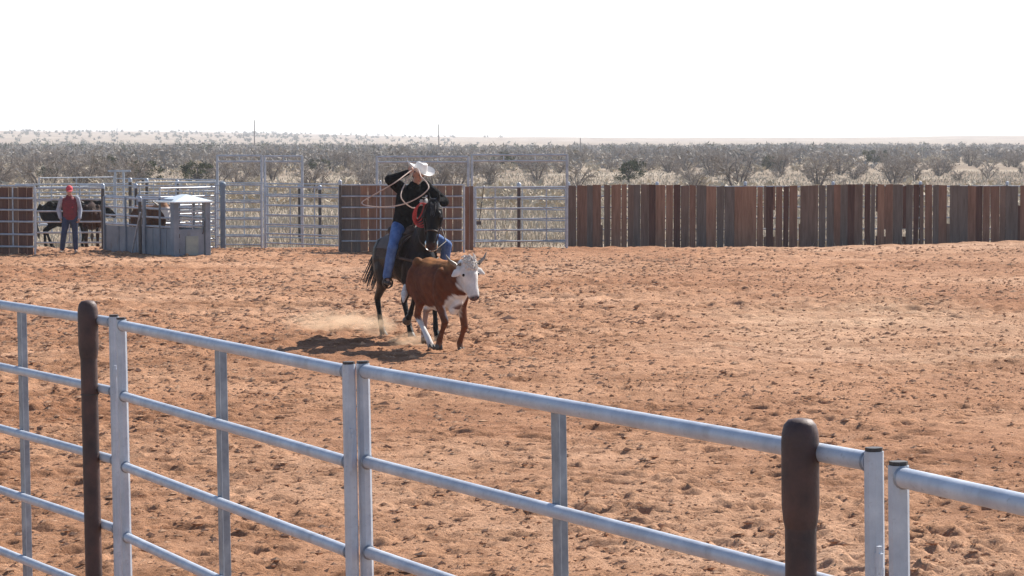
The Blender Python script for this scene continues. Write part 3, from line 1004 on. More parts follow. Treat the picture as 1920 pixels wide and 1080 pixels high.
# ------------------------------------------------------------------ cattle
def steer(name, loc, rz, label, legs, hidecol, scale=1.0, horns=True, head_dir=(0.5, 0.03, -0.86), head_at=(0.70, 0, 1.27), tail=None, tailcol='hair', cat='cow', group=None, horncurl=0.10, hlen=0.47):
    root = empty(name, loc, rz)
    root.scale = (scale,) * 3
    tag(root, label, cat, group)
    mb = MB()
    secs = [(-0.66, 0.98, 0.10, 0.09), (-0.58, 0.93, 0.22, 0.185), (-0.42, 0.90, 0.295, 0.235), (-0.18, 0.86, 0.325, 0.262), (0.08, 0.845, 0.34, 0.268),
            (0.30, 0.875, 0.32, 0.245), (0.47, 0.885, 0.29, 0.20), (0.58, 0.91, 0.21, 0.15)]
    mb.tube([(s[0], 0, s[1]) for s in secs], [(s[3], s[2]) for s in secs], 20)
    # hip bones, withers, shoulder masses
    for sy in (-1, 1):
        mb.ball((-0.42, sy * 0.155, 1.09), (0.10, 0.07, 0.09))
        mb.ball((-0.46, sy * 0.15, 0.86), (0.17, 0.12, 0.24))
        mb.ball((0.36, sy * 0.17, 0.86), (0.14, 0.085, 0.25))
    mb.ball((0.34, 0, 1.11), (0.17, 0.08, 0.11))
    H0 = Vector(head_at)
    hd = Vector(head_dir).normalized()
    mb.tube([(0.42, 0, 0.95), (0.56, H0.y * 0.4, (0.95 + H0.z) / 2 + 0.01), (H0.x - 0.03, H0.y, H0.z - 0.05)], [(0.15, 0.25), (0.115, 0.19), (0.095, 0.13)], 16)
    mb.tube([(0.60, H0.y * 0.4, H0.z - 0.33), (0.58, 0, 0.70), (0.46, 0, 0.58)], [(0.04, 0.08), (0.06, 0.10), (0.07, 0.09)], 12)     # dewlap and brisket
    # legs
    for chain in legs['front']:
        p = [Vector(q) for q in chain]
        mb.tube([p[0], p[1]], [(0.075, 0.12), (0.06, 0.085)], 12)
        mb.tube([p[1], (p[1] + p[2]) / 2, p[2]], [0.066, 0.052, 0.048], 12)
        mb.tube([p[2], (p[2] + p[3]) / 2, p[3]], [0.046, 0.032, 0.040], 12)
        mb.tube([p[3], p[4]], [0.038, 0.046], 12)
    for chain in legs['hind']:
        p = [Vector(q) for q in chain]
        mb.tube([p[0], (p[0] + p[1]) / 2, p[1]], [(0.10, 0.17), (0.10, 0.16), (0.075, 0.11)], 14)
        mb.tube([p[1], (p[1] + p[2]) / 2, p[2]], [(0.07, 0.10), (0.05, 0.065), (0.042, 0.055)], 12)
        mb.tube([p[2], (p[2] + p[3]) / 2, p[3]], [0.045, 0.034, 0.042], 12)
        mb.tube([p[3], p[4]], [0.040, 0.047], 12)
    # head
    HL = hlen
    hp = [H0 + hd * HL * t for t in (0.0, 0.14, 0.38, 0.62, 0.84, 0.97)]
    HK = HL / 0.47
    mb.tube(hp, [(0.10, 0.085), (0.12, 0.115), (0.112, 0.12), (0.083, 0.09), (0.080, 0.075), (0.074, 0.060)], 16)
    hs = Vector((0, 1, 0)) - hd * hd.y
    hs.normalize()
    hn = hd.cross(hs)           # towards the throat or the forehead
    if hn.x < 0 and hn.z < 0 or hn.dot(Vector((1, 0, 0.6))) < 0:
        hn = -hn
    mb.ball(H0 + hd * 0.30 - hn * 0.06, (0.08, 0.085, 0.09))    # jaw
    mb.ball(H0 + hd * 0.0 + hn * 0.03, (0.09, 0.10, 0.07))     # poll
    for sgn in (-1, 1):
        mb.tube([H0 + hd * 0.07 + hs * sgn * 0.09, H0 + hd * 0.10 + hs * sgn * 0.17 - hn * 0.01, H0 + hd * 0.14 + hs * sgn * 0.235 - hn * 0.02],
                [(0.022, 0.04), (0.026, 0.055), (0.012, 0.02)], 10, tuple(hn))
    if tail is None:
        tail = [(-0.68, 0, 1.08), (-0.76, 0, 0.95), (-0.77, 0, 0.70), (-0.74, 0, 0.45)]
    mb.tube(tail[:-1] + [tail[-1]], [0.028] + [0.02] * (len(tail) - 1), 8)
    body = organic('body', mb, M['hide'], root, 0.0125, 5, lambda c: hidecol(c, H0, hd, hn))
    # tail switch
    t1, t0 = Vector(tail[-1]), Vector(tail[-2])
    tv = (t1 - t0).normalized()
    MB().tube([t1 - tv * 0.05, t1 + tv * 0.08, t1 + tv * 0.2], [0.026, 0.048, 0.012], 10).build('tail_switch', M['tail_white' if tailcol == 'white' else 'hair_black'], root)
    for chain in legs['front'] + legs['hind']:
        q, p = Vector(chain[4]), Vector(chain[3])
        t = (q - p).normalized()
        for sy in (-0.021, 0.021):
            MB().tube([q + Vector((0, sy, 0.005)), q + Vector((0, sy, 0)) + t * 0.035 + Vector((0.018, 0, 0))], [(0.024, 0.044), (0.026, 0.05)], 10).build('hoof', M['hoof'], root)
    for sgn in (-1, 1):
        MB().ball(H0 + hd * 0.155 + hs * sgn * 0.103 + hn * 0.045, 0.02, 10).build('eye', M['eye'], root)
        MB().ball(H0 + hd * 0.465 + hs * sgn * 0.038 + hn * 0.038, 0.015, 8).build('nostril', M['eye'], root)
        if horns:
            b0 = H0 + hs * sgn * 0.08 + hn * 0.015
            MB().tube([b0, b0 + hs * sgn * 0.09 - hd * 0.0, b0 + hs * sgn * 0.17 - hd * horncurl * 0.7 + hn * 0.02, b0 + hs * sgn * 0.215 - hd * horncurl * 1.6 + hn * 0.04],
                      [0.034, 0.029, 0.018, 0.005], 12).build('horn', M['horn'], root)
    return root


def blend(a, b, w):
    return np.asarray(a)[None] * (1 - w[:, None]) + np.asarray(b)[None] * w[:, None]


def patches(c, s, f=5.0):
    return vnoise(c[:, 0] * f + c[:, 2] * f * 0.7, c[:, 1] * f + c[:, 2] * f, s)


def soft(v, w=0.02):
    t = np.clip(v / (2 * w) + 0.5, 0, 1)
    return t * t * (3 - 2 * t)


def hide_hereford(c, H0, hd, hn):
    n = patches(c, 4) * 0.10 + patches(c, 8, 16.0) * 0.07 + patches(c, 11, 40.0) * 0.04
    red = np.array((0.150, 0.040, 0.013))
    tan = np.array((0.34, 0.135, 0.042))  # sunlight along the top of the back, painted into the hide colour
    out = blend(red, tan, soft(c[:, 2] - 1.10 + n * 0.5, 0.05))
    out = out * (1 + 0.9 * patches(c, 2, 3.5) + 0.5 * patches(c, 3, 22.0))[:, None]
    dirty = np.array((0.20, 0.10, 0.055))
    out = blend(np.zeros(3), np.ones(3), 1 - 0.5 * soft(0.62 - c[:, 2] + n, 0.2)) * out + (0.5 * soft(0.62 - c[:, 2] + n, 0.2))[:, None] * (out * 0.6 + dirty[None] * 0.4)
    white = np.array((0.76, 0.73, 0.70))[None] * (1 + 0.35 * patches(c, 7, 9.0))[:, None]
    hv = np.array(H0)
    rel = c - hv[None]
    along = rel @ np.array(hd)
    fwd = rel @ np.array(hn)
    dist = np.linalg.norm(rel, axis=1)
    w = soft(c[:, 0] + c[:, 2] * 0.05 - H0[0] + 0.03 + n * 0.35) * (c[:, 2] > 0.70) * soft(0.58 - dist, 0.03) * soft(fwd + along * 0.1 + 0.10 + n * 0.7)
    under = soft(0.635 - c[:, 2] - n) * soft(c[:, 2] - 0.48, 0.03) * soft(0.15 - np.abs(c[:, 1]) + n * 0.5)
    brisket = soft(c[:, 0] - 0.40 + n) * soft(0.76 - c[:, 2] + n) * soft(c[:, 2] - 0.44) * soft(0.13 - np.abs(c[:, 1]) + n * 0.3)
    hindleg = soft(0.28 - c[:, 0]) * soft(0.40 - c[:, 2] - n) * (c[:, 1] <= 0)
    inner = soft(0.55 - c[:, 2] + n) * soft(-0.05 - c[:, 0]) * soft(0.17 - c[:, 1]) * (c[:, 1] > 0) * 0.25
    sock = soft(0.18 - c[:, 2] + n) * (c[:, 1] > 0) * (c[:, 0] < 0.2)
    w = np.clip(np.maximum.reduce([w, under, brisket, hindleg, inner, sock]), 0, 1)
    out = out * (1 - w)[:, None] + white * w[:, None]
    nose = soft(along - 0.44, 0.02) * (dist < 0.6)
    out = out * (1 - nose)[:, None] + np.array((0.16, 0.10, 0.10))[None] * nose[:, None]
    lids = np.zeros(len(c))
    feet = np.clip((0.16 - c[:, 2]) / 0.08, 0, 1)[:, None]
    return np.clip(out * (1 - 0.6 * feet) + np.array((0.25, 0.14, 0.09))[None] * 0.6 * feet, 0.004, 1)


def solid(col):
    def f(c, H0, hd, hn):
        n = patches(c, 6, 3.0)
        return np.asarray(col)[None] * (1 + 0.5 * n)[:, None]
    return f


def brockle(c, H0, hd, hn):
    out = np.asarray((0.085, 0.032, 0.016))[None] * (1 + 0.5 * patches(c, 6, 3.0))[:, None]
    w = ((c[:, 0] > H0[0] + 0.06) & (patches(c, 9, 6) > -0.12)).astype('f')
    out = blend(np.zeros(3), np.array((0.75, 0.7, 0.66)), w) + out * (1 - w)[:, None]
    back = np.clip((c[:, 2] - 1.12) / 0.06, 0, 1)[:, None]
    return out * (1 - back) + np.array((0.30, 0.15, 0.08))[None] * back


legs_run = {'front': [[(0.40, -0.16, 0.80), (0.38, -0.16, 0.62), (0.56, -0.15, 0.42), (0.44, -0.15, 0.19), (0.42, -0.15, 0.10)],
                      [(0.40, 0.16, 0.80), (0.34, 0.17, 0.62), (0.42, 0.20, 0.36), (0.30, 0.20, 0.13), (0.34, 0.21, 0.05)]],
            'hind': [[(-0.44, -0.15, 0.86), (-0.20, -0.17, 0.64), (-0.30, -0.16, 0.42), (0.04, -0.13, 0.15), (0.13, -0.12, 0.055)],
                     [(-0.44, 0.15, 0.86), (-0.36, 0.17, 0.62), (-0.66, 0.13, 0.48), (-0.66, 0.12, 0.20), (-0.63, 0.12, 0.09)]]}
legs_stand = {'front': [[(0.38, s * 0.15, 0.80), (0.34, s * 0.15, 0.62), (0.38, s * 0.14, 0.36), (0.37 + s * 0.03, s * 0.14, 0.12), (0.40 + s * 0.03, s * 0.14, 0.045)] for s in (-1, 1)],
              'hind': [[(-0.44, s * 0.15, 0.86), (-0.34, s * 0.17, 0.62), (-0.56, s * 0.15, 0.45), (-0.50 + s * 0.05, s * 0.14, 0.14), (-0.46 + s * 0.05, s * 0.14, 0.045)] for s in (-1, 1)]}

gs = ground_at(816, 663)
run_steer = steer('steer', (gs.x, gs.y, 0.045), R(-90 + 27), 'red brown steer with white face and horns running ahead of the rider', legs_run, hide_hereford, 1.07,
      hlen=0.45, head_dir=(0.42, 0.12, -0.90), head_at=(0.71, 0.02, 1.175), tail=[(-0.66, 0, 1.08), (-0.72, -0.03, 0.98), (-0.70, -0.12, 0.86), (-0.62, -0.22, 0.80), (-0.58, -0.24, 0.74)],
      tailcol='white', cat='steer', horncurl=0.08)
run_steer.scale = (1.03, 1.07, 1.07)
run_steer.rotation_euler = (R(-4), R(2), R(-90 + 27))
steer('cow', (side(128, 68.4), 68.4, -0.06), R(4), 'black cow standing behind the standing person', legs_stand, solid((0.003, 0.0028, 0.0028)), 1.14,
      horns=False, head_dir=(0.75, -0.1, -0.6), head_at=(0.76, -0.03, 1.10), cat='cow')
steer('steer', (side(172, 67.6), 67.6, -0.06), R(100), 'dark brown steer standing just left of the chute entrance', legs_stand, solid((0.040, 0.017, 0.010)), 1.08,
      horns=True, head_dir=(0.8, 0.0, -0.5), head_at=(0.74, 0, 1.15), cat='steer')
cax = (CF - CR).normalized()
cay = Vector((-cax.y, cax.x, 0))
cp = CR + cax * (CL * 0.43) + cay * (CW / 2)
steer('steer', (cp.x, cp.y, 0.03), math.atan2(cax.y, cax.x), 'brown steer with a pale marked head waiting inside the chute', legs_stand, brockle, 1.05,
      head_dir=(0.62, 0.0, -0.75), head_at=(0.74, 0, 1.20), cat='steer')

# ------------------------------------------------------------------ horse
HA = 25
hg = ground_at(763, 641)
hroot = empty('horse', (hg.x, hg.y, 0.03), R(-90 + HA))
tag(hroot, 'dark bay horse galloping towards the camera behind the running steer', 'horse')
mb = MB()
secs = [(-0.80, 1.24, 0.10, 0.10), (-0.72, 1.23, 0.25, 0.20), (-0.52, 1.205, 0.325, 0.275), (-0.22, 1.18, 0.315, 0.275), (0.10, 1.17, 0.335, 0.275),
        (0.36, 1.20, 0.35, 0.25), (0.56, 1.21, 0.30, 0.20), (0.68, 1.20, 0.19, 0.14)]
mb.tube([(s[0], 0, s[1]) for s in secs], [(s[3], s[2]) for s in secs], 22)
mb.ball((0.30, 0, 1.49), (0.22, 0.07, 0.09))
for sy in (-1, 1):
    mb.ball((-0.56, sy * 0.15, 1.17), (0.25, 0.15, 0.33))
    mb.ball((0.50, sy * 0.14, 1.12), (0.17, 0.10, 0.26))
    mb.ball((0.62, sy * 0.08, 1.05), (0.10, 0.09, 0.13))
PO = Vector((0.96, 0.02, 2.02))
TURN = R(-36)
MU = Vector((0.96 + 0.18 * math.cos(TURN), 0.02 + 0.18 * math.sin(TURN), 1.42))
mb.tube([(0.48, 0, 1.32), (0.66, 0, 1.55), (0.80, 0, 1.77), (0.89, 0, 1.95)], [(0.16, 0.30), (0.125, 0.235), (0.10, 0.175), (0.085, 0.125)], 16)
hd = (MU - PO).normalized()
hl = (MU - PO).length
hs = Vector((-math.sin(TURN), math.cos(TURN), 0))
hn = hs.cross(hd).normalized()      # towards the face front
if hn.x < 0: hn = -hn
hp = [PO + hd * hl * t - hn * k for t, k in ((0.0, 0.0), (0.16, 0.03), (0.33, 0.045), (0.52, 0.025), (0.72, 0.005), (0.90, 0.0), (1.0, 0.0))]
mb.tube(hp, [(0.085, 0.10), (0.125, 0.14), (0.122, 0.15), (0.092, 0.115), (0.072, 0.088), (0.076, 0.085), (0.066, 0.066)], 18, tuple(hs))
for sy in (-1, 1):
    mb.ball(PO + hd * 0.17 + hs * sy * 0.10 + hn * 0.03, (0.045, 0.03, 0.05))           # brow
    mb.ball(PO + hd * 0.22 + hs * sy * 0.085 - hn * 0.09, (0.09, 0.04, 0.11))          # cheek
    mb.tube([PO + hs * sy * 0.055 - hd * 0.02, PO + hs * sy * 0.075 - hd * 0.10 + hn * 0.02, PO + hs * sy * 0.07 - hd * 0.17 + hn * 0.04],
            [(0.022, 0.034), (0.024, 0.032), (0.006, 0.008)], 10)
HLEG = {'hind': [[(-0.55, -0.16, 1.12), (-0.42, -0.19, 0.86), (-0.74, -0.17, 0.58), (-0.62, -0.16, 0.19), (-0.53, -0.16, 0.06)],
                 [(-0.55, 0.16, 1.12), (-0.26, 0.19, 0.86), (-0.50, 0.16, 0.56), (-0.28, 0.15, 0.19), (-0.19, 0.15, 0.05)]],
        'front': [[(0.46, -0.16, 1.12), (0.40, -0.17, 0.90), (0.70, -0.16, 0.70), (0.52, -0.16, 0.42), (0.42, -0.16, 0.34)],
                  [(0.46, 0.16, 1.12), (0.42, 0.17, 0.90), (0.66, 0.16, 0.58), (0.70, 0.16, 0.20), (0.78, 0.16, 0.07)]]}
for c in HLEG['front']:
    p = [Vector(q) for q in c]
    mb.tube([p[0], p[1]], [(0.09, 0.15), (0.075, 0.11)], 14)
    mb.tube([p[1], (p[1] + p[2]) / 2, p[2]], [0.085, 0.060, 0.052], 12)
    mb.tube([p[2], (p[2] + p[3]) / 2, p[3]], [0.050, 0.034, 0.043], 12)
    mb.tube([p[3], p[4]], [0.038, 0.052], 12)
for c in HLEG['hind']:
    p = [Vector(q) for q in c]
    mb.tube([p[0], (p[0] + p[1]) / 2, p[1]], [(0.13, 0.22), (0.13, 0.21), (0.10, 0.15)], 14)
    mb.tube([p[1], (p[1] + p[2]) / 2, p[2]], [(0.095, 0.13), (0.06, 0.085), (0.046, 0.065)], 12)
    mb.tube([p[2], (p[2] + p[3]) / 2, p[3]], [0.050, 0.037, 0.045], 12)
    mb.tube([p[3], p[4]], [0.040, 0.053], 12)


def horse_col(c):
    base = np.array((0.022, 0.011, 0.008))
    dark = np.array((0.006, 0.005, 0.005))
    w = np.clip((0.75 - c[:, 2]) / 0.3, 0, 1)
    w = np.maximum(w, np.clip((c[:, 0] - 0.55) / 0.2, 0, 1) * 0.75)
    out = blend(base, dark, w) * (1 + 0.5 * patches(c, 3, 3.0))[:, None]
    muz = np.clip((1.50 - c[:, 2]) / 0.06, 0, 1) * (c[:, 0] > 1.0)
    out = out * (1 - 0.7 * muz)[:, None] + np.array((0.075, 0.035, 0.028))[None] * 0.7 * muz[:, None]
    sock = np.clip((0.22 - c[:, 2]) / 0.03, 0, 1) * (c[:, 1] < 0) * (c[:, 0] < 0) * 0.25
    return out * (1 - sock)[:, None] + np.array((0.5, 0.45, 0.4))[None] * sock[:, None]


organic('body', mb, M['horsehide'], hroot, 0.0135, 5, horse_col)
for c in HLEG['front'] + HLEG['hind']:
    q, p = Vector(c[4]), Vector(c[3])
    t = (q - p).normalized()
    MB().tube([q - t * 0.005, q + t * 0.05], [0.054, 0.066], 14).build('hoof', M['hoof'], hroot)
for sy in (-1, 1):
    MB().ball(PO + hd * 0.20 + hs * sy * 0.118 + hn * 0.035, 0.022, 10).build('eye', M['eye'], hroot)
    MB().ball(PO + hd * 0.585 + hs * sy * 0.048 + hn * 0.045, (0.018, 0.012, 0.022), 8).build('nostril', M['eye'], hroot)


def strands(name, m, parent, roots, tips, n, r, jit, seed, bow=(0, 0, 0), seg=5):
    q = random.Random(seed)
    mb = MB()
    for i in range(n):
        t = q.random() * (len(roots) - 1)
        k = min(int(t), len(roots) - 2)
        f = t - k
        a = Vector(roots[k]).lerp(Vector(roots[k + 1]), f)
        b = Vector(tips[k]).lerp(Vector(tips[k + 1]), f) + Vector((q.gauss(0, jit), q.gauss(0, jit), q.gauss(0, jit)))
        mid = a.lerp(b, 0.5) + Vector(bow) + Vector((q.gauss(0, jit * 0.4), q.gauss(0, jit * 0.4), q.gauss(0, jit * 0.4)))
        mb.tube([a, mid, b], [r, r * 0.9, r * 0.25], seg)
    return mb.build(name, m, parent)


strands('mane', M['hair_black'], hroot, [(0.42, -0.01, 1.60), (0.62, -0.01, 1.77), (0.80, 0, 1.95), (0.92, 0, 2.06)],
        [(0.42, 0.13, 1.40), (0.60, 0.16, 1.52), (0.76, 0.16, 1.70), (0.90, 0.14, 1.83)], 90, 0.010, 0.035, 3, (0, 0.05, 0.06))
strands('forelock', M['hair_black'], hroot, [(0.95, -0.04, 2.08), (0.95, 0.04, 2.08)], [(1.09, -0.10, 1.86), (1.12, -0.01, 1.86)], 16, 0.011, 0.025, 4, (0.04, 0, 0.03))
strands('tail', M['hair_black'], hroot, [(-0.80, -0.03, 1.36), (-0.80, 0.03, 1.36)], [(-0.98, -0.30, 0.80), (-1.02, -0.12, 0.70)], 40, 0.012, 0.035, 5, (-0.10, 0.04, 0.08))

SH0, SHD = Vector((0.71, 0.02, 1.175)), Vector((0.42, 0.12, -0.90)).normalized()
mbh = MB()
qh = random.Random(9)
for i in range(150):
    t = qh.uniform(-0.05, 0.13)
    wy = qh.uniform(-0.085, 0.085)
    p = SH0 + SHD * t + Vector((0.085 + 0.03 * qh.random() - wy * wy * 4, wy, 0.055 + 0.02 * qh.random()))
    d = Vector((qh.gauss(0.4, 0.5), qh.gauss(0, 0.6), qh.gauss(0.2, 0.6))).normalized() * 0.035
    mbh.tube([p - d * 0.8, p + Vector((0.012, 0, 0.01)), p + d], [0.008, 0.007, 0.003], 5)
mbh.build('poll_hair', M['tail_white'], run_steer)
# --- tack: saddle on the horse, bridle on its head
sad = empty('saddle', hroot.location, R(-90 + HA))
tag(sad, 'brown leather western saddle with fenders and stirrups under the rider', 'saddle')
mb = MB()
mb.tube([(-0.34, 0, 1.50), (-0.15, 0, 1.52), (0.10, 0, 1.53), (0.26, 0, 1.57)], [(0.20, 0.05), (0.17, 0.055), (0.16, 0.055), (0.15, 0.06)], 16)
mb.ball((-0.30, 0, 1.60), (0.07, 0.19, 0.10))
mb.ball((0.25, 0, 1.62), (0.08, 0.13, 0.08))
organic('seat', mb, M['leather'], sad, 0.015, 4)
MB().tube([(0.27, 0, 1.66), (0.30, 0, 1.75), (0.315, 0, 1.78)], [0.028, 0.022, 0.042], 12).build('saddle_horn', M['leather'], sad)


def drape(name, m, x0, x1, off, a_max, zc, hh, hw, th):
    mb = MB()
    nu, nv = 10, 18
    vs, fs = [], []
    for lay in (0, 1):
        for i in range(nu + 1):
            for j in range(nv + 1):
                xx = x0 + (x1 - x0) * i / nu
                a = -a_max + 2 * a_max * j / nv
                r_ = 1 + 0
                vs.append((xx, (hw + off + lay * th) * math.sin(a), zc + (hh + off + lay * th) * math.cos(a)))
    W = nv + 1
    T = (nu + 1) * W
    for i in range(nu):
        for j in range(nv):
            q = (i * W + j, i * W + j + 1, (i + 1) * W + j + 1, (i + 1) * W + j)
            fs.append(q[::-1])
            fs.append(tuple(k + T for k in q))
    ring = [i * W for i in range(nu)] + [nu * W + j for j in range(nv)] + [i * W + nv for i in range(nu, 0, -1)] + [j for j in range(nv, 0, -1)]
    for a, b in zip(ring, ring[1:] + ring[:1]):
        fs.append((a, b, b + T, a + T))
    mb.add(vs, fs)
    return mb.build(name, m, sad)


drape('saddle_blanket', M['blanket'], -0.42, 0.40, 0.020, 1.45, 1.18, 0.335, 0.280, 0.022)
drape('skirt', M['leather'], -0.42, 0.34, 0.045, 1.15, 1.18, 0.335, 0.280, 0.018)
mb = MB()
mb.tube([(0.16 + 0.0 * a, 0.305 * math.sin(a), 1.17 - 0.355 * math.cos(a)) for a in np.linspace(-1.7, 1.7, 15)], [(0.05, 0.012)] * 15, 8, (1, 0, 0))
mb.build('cinch', M['leather'], sad)
mb = MB()
mb.tube([(0.30, -0.31, 1.24), (0.55, -0.27, 1.22), (0.72, -0.14, 1.18), (0.77, 0, 1.16), (0.72, 0.14, 1.18), (0.55, 0.27, 1.22), (0.30, 0.31, 1.24)], [(0.02, 0.008)] * 7, 8, (0, 0, 1))
mb.build('breast_collar', M['leather'], sad)
for s, kx, ky in ((-1, 0.24, -0.40), (1, 0.30, 0.46)):
    MB().tube([(0.08, s * 0.31, 1.38), (0.16, s * 0.345, 1.15), (kx - 0.02, ky * 0.95, 0.93)], [(0.09, 0.012), (0.07, 0.012), (0.035, 0.01)], 10, (1, 0, 0)).build('fender', M['leather'], sad)
    st = MB()
    c0 = Vector((kx, ky, 0.86))
    st.tube([c0 + Vector((0, 0.075 * math.sin(a), -0.075 * math.cos(a) - 0.0)) for a in np.linspace(0, 2 * math.pi, 15)[:-1]], [(0.028, 0.010)] * 14, 8, (1, 0, 0), True)
    st.build('stirrup', M['leather'], sad)

bri = empty('bridle', hroot.location, R(-90 + HA))
tag(bri, 'leather bridle with silver bit and reins on the dark horse', 'bridle')


def head_ring(t, ra, rb, back=0.0):
    c = PO + hd * hl * t - hn * back
    return [c + hs * (ra * math.cos(a)) + hn * (rb * math.sin(a)) for a in np.linspace(0, 2 * math.pi, 21)[:-1]]


MB().tube(head_ring(0.66, 0.092, 0.112, 0.012), [(0.011, 0.006)] * 20, 8, tuple(hd), True).build('noseband', M['leather'], bri)
MB().tube([PO + hs * 0.12 * s + hd * 0.08 + hn * (0.02 + 0.09 * (1 - abs(s))) for s in np.linspace(-1, 1, 11)], [(0.010, 0.005)] * 11, 8, tuple(hd)).build('browband', M['leather'], bri)
for s in (-1, 1):
    MB().tube([PO + hs * s * 0.04 - hd * 0.035 - hn * 0.05, PO + hd * 0.05 + hs * s * 0.115 - hn * 0.03, PO + hd * 0.22 + hs * s * 0.142 - hn * 0.03, PO + hd * 0.42 + hs * s * 0.098 - hn * 0.01, PO + hd * 0.54 + hs * s * 0.083 - hn * 0.01],
              [(0.010, 0.005)] * 5, 8).build('cheek_strap', M['leather'], bri)
    b0 = PO + hd * 0.545 + hs * s * 0.085 - hn * 0.02
    MB().tube([b0 - hd * 0.04, b0 + hd * 0.03, b0 + hd * 0.10 - hn * 0.03], [0.008, 0.011, 0.007], 8).build('bit_shank', M['silver'], bri)
    e = Vector((0.65, 0.00, 2.01))
    MB().tube([b0 + hd * 0.10 - hn * 0.03, Vector((0.98, s * 0.20, 1.48)), Vector((0.80, s * 0.19 + 0.02, 1.66)), e], [0.008] * 4, 8).build('rein', M['leather'], bri)
MB().tube([PO + hd * 0.65 + hs * 0.085 * s - hn * (0.05 + 0.02 * (1 - s * s)) + hd * 0.03 * (1 - s * s) for s in np.linspace(-1, 1, 9)], [0.007] * 9, 8).build('curb_strap', M['silver'], bri)


# ------------------------------------------------------------------ people
def hand(mb, W, D, side_v, curl, size=1.0):
    """palm and five curled fingers from wrist W along D; side_v points to the thumb side"""
    W, D = Vector(W), Vector(D).normalized()
    S = Vector(side_v)
    S = (S - D * S.dot(D)).normalized()
    Nn = D.cross(S).normalized()
    k = size
    mb.tube([W, W + D * 0.045 * k, W + D * 0.085 * k], [(0.026 * k, 0.018 * k), (0.040 * k, 0.018 * k), (0.042 * k, 0.015 * k)], 12, tuple(S))
    for i, (off, ln) in enumerate(((0.032, 0.070), (0.011, 0.080), (-0.011, 0.074), (-0.032, 0.058))):
        p = W + D * 0.085 * k + S * off * k
        a1, a2, a3 = curl, curl * 2.0, curl * 2.8
        p1 = p + (D * math.cos(a1) + Nn * math.sin(a1)) * ln * 0.42 * k
        p2 = p1 + (D * math.cos(a2) + Nn * math.sin(a2)) * ln * 0.33 * k
        p3 = p2 + (D * math.cos(a3) + Nn * math.sin(a3)) * ln * 0.25 * k
        mb.tube([p - D * 0.02 * k, p, p1, p2, p3], [0.0095 * k, 0.0095 * k, 0.009 * k, 0.0085 * k, 0.007 * k], 8)
    p = W + D * 0.03 * k + S * 0.03 * k
    p1 = p + (D * 0.6 + S * 0.7 + Nn * 0.35).normalized() * 0.04 * k
    p2 = p1 + (D * 0.8 + S * 0.1 + Nn * 0.6).normalized() * 0.032 * k
    mb.tube([p - S * 0.015 * k, p, p1, p2], [0.012 * k, 0.012 * k, 0.0105 * k, 0.008 * k], 8)


